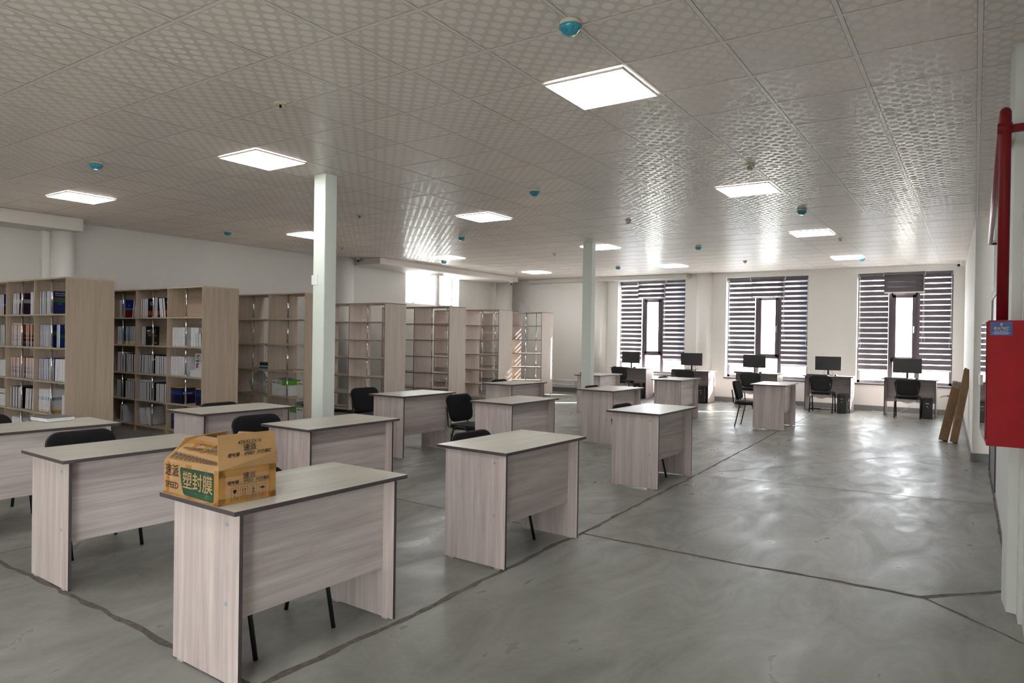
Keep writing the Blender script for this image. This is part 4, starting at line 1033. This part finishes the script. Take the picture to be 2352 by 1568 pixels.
# far left bookcase, right bay
row(1, 0, 4, .0, .42, 8, 'blue', 0, .29, title=[('Effective Medical', .020, .262, .03, TW), ('Communication', .020, .238, .03, TW), ('The A, B, C', .009, .13, .06, TW)])
row(1, 0, 3, .04, .43, 8, 'blue'); row(1, 0, 3, .56, .70, 3, 'navy', 0, .285, title=[('Essential', .030, .255, .05, TW), ('Tuberculosis', .030, .222, .05, TW)])
row(1, 0, 2, .0, .50, 11, 'navy', 0, .275); row(1, 0, 2, .53, .92, 5, 'white', 1.5, .275, d=.2)
row(1, 0, 1, .0, .42, 9, 'clin', 0, .285, title=[('CLINICAL', .020, .178, .03, TW), ('PHARMACY', .020, .157, .03, TW)]); row(1, 0, 1, .76, .99, 3, 'white', 0, .24)
row(1, 0, 0, .05, .30, 4, 'white', 0, .25); row(1, 0, 0, .45, .92, 6, 'black', 0, .22)
# middle bay
row(1, 1, 4, .03, .30, 4, 'purple', 3, .285); row(1, 1, 4, .34, .44, 2, 'purple', 4, .28, title=[('END', .03, .225, .08, TW)]); row(1, 1, 4, .72, .97, 5, 'white', 0, .29)
row(1, 1, 3, .02, .44, 8, 'orange'); row(1, 1, 3, .56, .64, 2, 'orange'); row(1, 1, 3, .70, .78, 2, 'orange', 0, .285, title=[('CURRENT', .035, .24, .03, TW)]); flat(1, 1, 3, .03, .40, 1, .288, .012)
row(1, 1, 2, .0, .52, 11, 'orange', 0, .27); row(1, 1, 2, .55, .88, 8, 'orange', 0, .27, title=[('C', .04, .215, .02, TW)])
row(1, 1, 1, .0, .44, 8, 'black', 0, .28); row(1, 1, 1, .53, .95, 7, 'black', 4, .27)
row(1, 1, 0, .05, .45, 5, 'white', 0, .25); row(1, 1, 0, .55, .9, 5, 'black', 0, .24)
# left bay, mostly outside the view
row(1, 2, 4, .55, .72, 3, 'redblue', 0, .28, title=[('BIO', .03, .22, .04, TW)]); row(1, 2, 3, .62, .97, 6, 'black'); flat(1, 2, 2, .55, .97, 5, 0, .044); flat(1, 2, 1, .55, .97, 4, 0, .038); flat(1, 2, 1, .58, .95, 2, .17, .03, 'black', lab='black flat book'); flat(1, 2, 0, .5, .95, 2, 0, .05)
# second bookcase, right bay
row(2, 0, 3, .02, .50, 11, 'white', 0, .275); row(2, 0, 3, .57, .80, 5, 'white', 2, .275); row(2, 0, 3, .80, .97, 4, 'green', -4, .19, d=.15, y0=.02)
row(2, 0, 2, .0, .50, 12, 'white', 0, .28); flat(2, 0, 2, .58, .95, 4, 0, .023)
xr, yb_, H, bw, nb, shs, _ = BC[2]
b = MB(); b.box(0, .165, 0, .02, 0, .235); o = b.build('book', [COV['white']]); o.location = (xr-.018-.385, yb_+.14, shs[2]+.096); tag(o, 'white book with a colourful curved figure on its cover, second bookcase', 'book')
for c_, pts in ((M_RED, [(.05, .20), (.085, .215), (.12, .21), (.10, .195), (.07, .185)]), (plain('print_orange', (.55, .30, .03), .5), [(.04, .185), (.06, .19), (.085, .165), (.115, .15), (.10, .14), (.06, .155)]), (plain('print_navy', (.03, .05, .12), .5), [(.03, .14), (.11, .135), (.105, .12), (.03, .115)]), (plain('print_magenta', (.30, .03, .20), .5), [(.04, .09), (.08, .11), (.10, .08), (.07, .06), (.04, .05), (.03, .07)]), (M_RED, [(.03, .05), (.08, .055), (.09, .035), (.03, .03)])):
    b = MB(); b.quad([(p, -.0008, q) for p, q in pts]); b.build('cover_figure', c_, o)
text('BIOCHEMISTRY', .017, M_INK, frame4((.10, -.001, .128), (1, 0, 0), (0, 0, 1)), o, 'cover_title'); text('Part 1', .016, M_INK, frame4((.12, -.001, .03), (1, 0, 0), (0, 0, 1)), o, 'cover_title')
row(2, 0, 1, .0, .33, 5, 'bio', 0, .24, spine=True, title=[('Biochemistry', .027, .15, .02, TW)])
row(2, 0, 1, .70, .95, 4, 'bio', -2, .24, spine=True, y0=.08)
o_, w_ = row(2, 0, 0, .02, .30, 4, 'bio', 0, .24, spine=True)
# middle bay
row(2, 1, 4, .02, .27, 5, 'therapy', 0, .285, title=[('CURRENT', .036, .225, .03, TW), ('THERAPY', .036, .190, .03, TW)]); row(2, 1, 4, .48, .58, 2, 'therapy', 0, .30)
row(2, 1, 4, .66, .84, 3, 'therapy', -9, .285, title=[('CURRENT', .036, .225, .03, TW), ('THERAPY', .036, .190, .03, TW)])
row(2, 1, 3, .06, .19, 3, 'black', 1, .285, title=[('MCAT', .052, .215, .02, TW), ('Physics and', .026, .175, .03, TY), ('Math Review', .026, .145, .04, TY), ('Part 2', .02, .035, .13, TW)])
row(2, 1, 2, .0, .40, 8, 'black', 1, .28, title=[('MCAT', .052, .215, .02, TW)]); row(2, 1, 2, .51, .95, 8, 'black', 0, .275)
row(2, 1, 1, .0, .50, 10, 'black', 0, .27); row(2, 1, 1, .56, .99, 8, 'black', 0, .265); flat(2, 1, 1, .04, .42, 2, .272, .014, lab='white booklet lying on books')
row(2, 1, 0, .04, .22, 3, 'white', -6, .25); row(2, 1, 0, .32, .42, 2, 'white', -14, .27)
# left bay
row(2, 2, 4, .30, .52, 6, 'redblue', 0, .28, title=[('RA', .02, .19, .05, TW)]); row(2, 2, 4, .76, .90, 3, 'redblue', 9, .285)
row(2, 2, 3, .25, .50, 5, 'yellow'); row(2, 2, 3, .55, .63, 2, 'yellow'); row(2, 2, 3, .68, .88, 5, 'yellow', 0, .285, title=[('PHYSI', .03, .10, .02, TW)])
row(2, 2, 2, .25, .55, 5, 'black'); row(2, 2, 2, .57, .80, 4, 'black'); row(2, 2, 2, .83, .99, 3, 'black')
row(2, 2, 1, .25, .50, 5, 'black', 0, .275); row(2, 2, 1, .55, .99, 7, 'black', 0, .27); flat(2, 2, 1, .60, .99, 2, .272, .014, lab='white booklet lying on books')
row(2, 2, 0, .40, .56, 2, 'white', 0, .27); flat(2, 2, 2, .25, .60, 1, .288, .018); flat(2, 1, 3, .8, .8, 0)
# third bookcase: piles, boxes, bag
xr, yb_, H, bw, nb, shs, _ = BC[3]
z = shs[2]+.001
for i, (c_, th, nm) in enumerate((('white', .014, 'thin white book at the bottom of'), ('navy', .030, 'blue book low in'), ('white', .022, 'white book in the middle of'), ('black', .022, 'dark book below the top of'), ('green', .030, 'green book on top of'))):
    b = MB(); b.box(.001, .27, .001, .19, .0015, th-.0015); b.box(0, .27, 0, .19, 0, .0015, 1); b.box(0, .27, 0, .19, th-.0015, th, 1); b.box(.0, .27, -.001, .001, 0, th, 1)
    o = b.build('book', [M_PAGE, CV['cover'] if False else (cover('teal', (.02, .16, .24)) if c_ == 'navy' else COV[c_])]); o.location = (xr-1.19+random.uniform(-.01, .01), yb_+.06, z); z += th+.0006; tag(o, '%s the small pile in the bookcase with white boxes' % nm, 'book')
def paper_box(x, y, z, w_, d_, h_, label, print_=True, lid=False):
    r = empty('paper_box', (x, y, z), 0, label, 'box', 'white paper boxes on the third bookcase')
    b = MB(); b.box(0, w_, 0, d_, 0, h_); b.build('carton_body', M_PAPER, r, bevel=.003)
    b = MB(); b.box(-.002, w_+.002, -.002, d_+.002, h_-.065, h_+.002); b.build('lid', M_PAPER, r, bevel=.002)
    b = MB()
    b.box(.03, .055, -.0032, -.002, h_-.045, h_-.02); b.box(.065, .09, -.0032, -.002, h_-.045, h_-.02)
    for q in range(3): b.box(.10, .15, -.0032, -.002, h_-.045+q*.010, h_-.041+q*.010)
    b.build('print_mark', plain('print_grey_green', (.12, .16, .10), .6), r)
    if lid:
        b = MB(); b.box(w_-.14, w_+.0035, -.0035, -.002, h_-.075, h_+.003); b.box(w_+.002, w_+.0035, -.002, d_*.8, h_-.075, h_+.003); b.box(w_-.14, w_+.003, 0, d_*.8, h_+.002, h_+.0035); b.build('green_band', plain('bright_green', (.12, .42, .02), .4), r)
        text('CIRCLE', .030, M_INK, frame4((w_-.20, -.0035, h_-.02), (1, 0, 0), (0, 0, 1)), r, bold=.0006); text('BLANC', .030, M_INK, frame4((w_-.20, -.0035, h_-.048), (1, 0, 0), (0, 0, 1)), r, bold=.0006)
    return r
z1 = shs[1]+.001
paper_box(xr-1.13, yb_+.14, z1, .21, .30, .235, 'white paper box standing left and behind on the lower shelf with the white boxes')
paper_box(xr-.86, yb_+.05, z1, .40, .30, .245, 'large white paper box with a bright green band, beside the chrome post', lid=True)
paper_box(xr-.245, yb_+.06, z1, .215, .30, .245, 'white paper box at the right end of the shelf above the others')
z0_ = shs[0]+.001
paper_box(xr-.245, yb_+.05, z0_, .215, .30, .25, 'white paper box at the right end of the lowest shelf')
paper_box(xr-.60, yb_+.08, z0_, .30, .30, .235, 'white paper box on the lowest shelf behind the far end of a desk', lid=True)
paper_box(xr-1.45, yb_+.08, z0_, .40, .30, .235, 'white paper box with green lid on the lowest shelf at the left', lid=True)
def rag(name, m, cx, cy, cz, w_, d_, h_, seed, label, cat):
    rng = random.Random(seed); b = MB(); nu, nv = 18, 9; P_ = []
    for j in range(nv+1):
        t = j/nv; ring_ = []
        for i in range(nu):
            a = 2*PI*i/nu; rr = (math.sin(PI*min(.98, .12+t*.86)))**.6*(1+rng.uniform(-.16, .16)); ring_.append((cx+w_*rr*math.cos(a)*(1-.35*t), cy+d_*rr*math.sin(a), cz+h_*t*(1+rng.uniform(-.05, .05))+(0 if j else -.0)))
        P_.append(ring_)
    for p in P_[0]: pass
    P_[0] = [(p[0], p[1], cz) for p in P_[0]]
    for j in range(nv):
        for i in range(nu): b.quad([P_[j][i], P_[j][(i+1) % nu], P_[j+1][(i+1) % nu], P_[j+1][i]], 0, True)
    b.quad(P_[-1])
    return tag(b.build(name, m), label, cat)
rag('plastic_bag', M_FILM, xr-1.45, yb_+.25, z1, .19, .15, .36, 3, 'crumpled clear plastic bag on the shelf left of the white boxes', 'bag')
rag('crumpled_cloth', M_GREY, xr-.70, yb_+.2, z1+.248, .13, .10, .035, 5, 'grey crumpled cover on top of the large white paper box', 'cloth')
rag('crumpled_cloth', plain('dark_teal_cloth', (.01, .05, .05), .7), xr-.14, yb_+.17, z0_+.253, .09, .08, .07, 9, 'dark teal crumpled cloth on the lowest white box at the right end', 'cloth')
b = MB(); b.box(0, .25, 0, .2, 0, .012); o = b.build('paper_sheets', M_PAPER); o.location = (xr-.30, yb_+.02, shs[2]+.001); tag(o, 'small pile of white sheets at the right end of the shelf above the white boxes', 'paper')
# dark pot on the floor behind the fourth bookcase
b = MB(); b.box(0, .34, 0, .25, 0, .28); b.box(.01, .33, -.004, .0, .20, .26); o = b.build('dark_box', M_BLACKP, bevel=.01); o.location = (BC[4][0]-.62, BC[4][1]+1.15, .0); tag(o, 'black box on the floor behind the empty bookcase right of the near column', 'box')
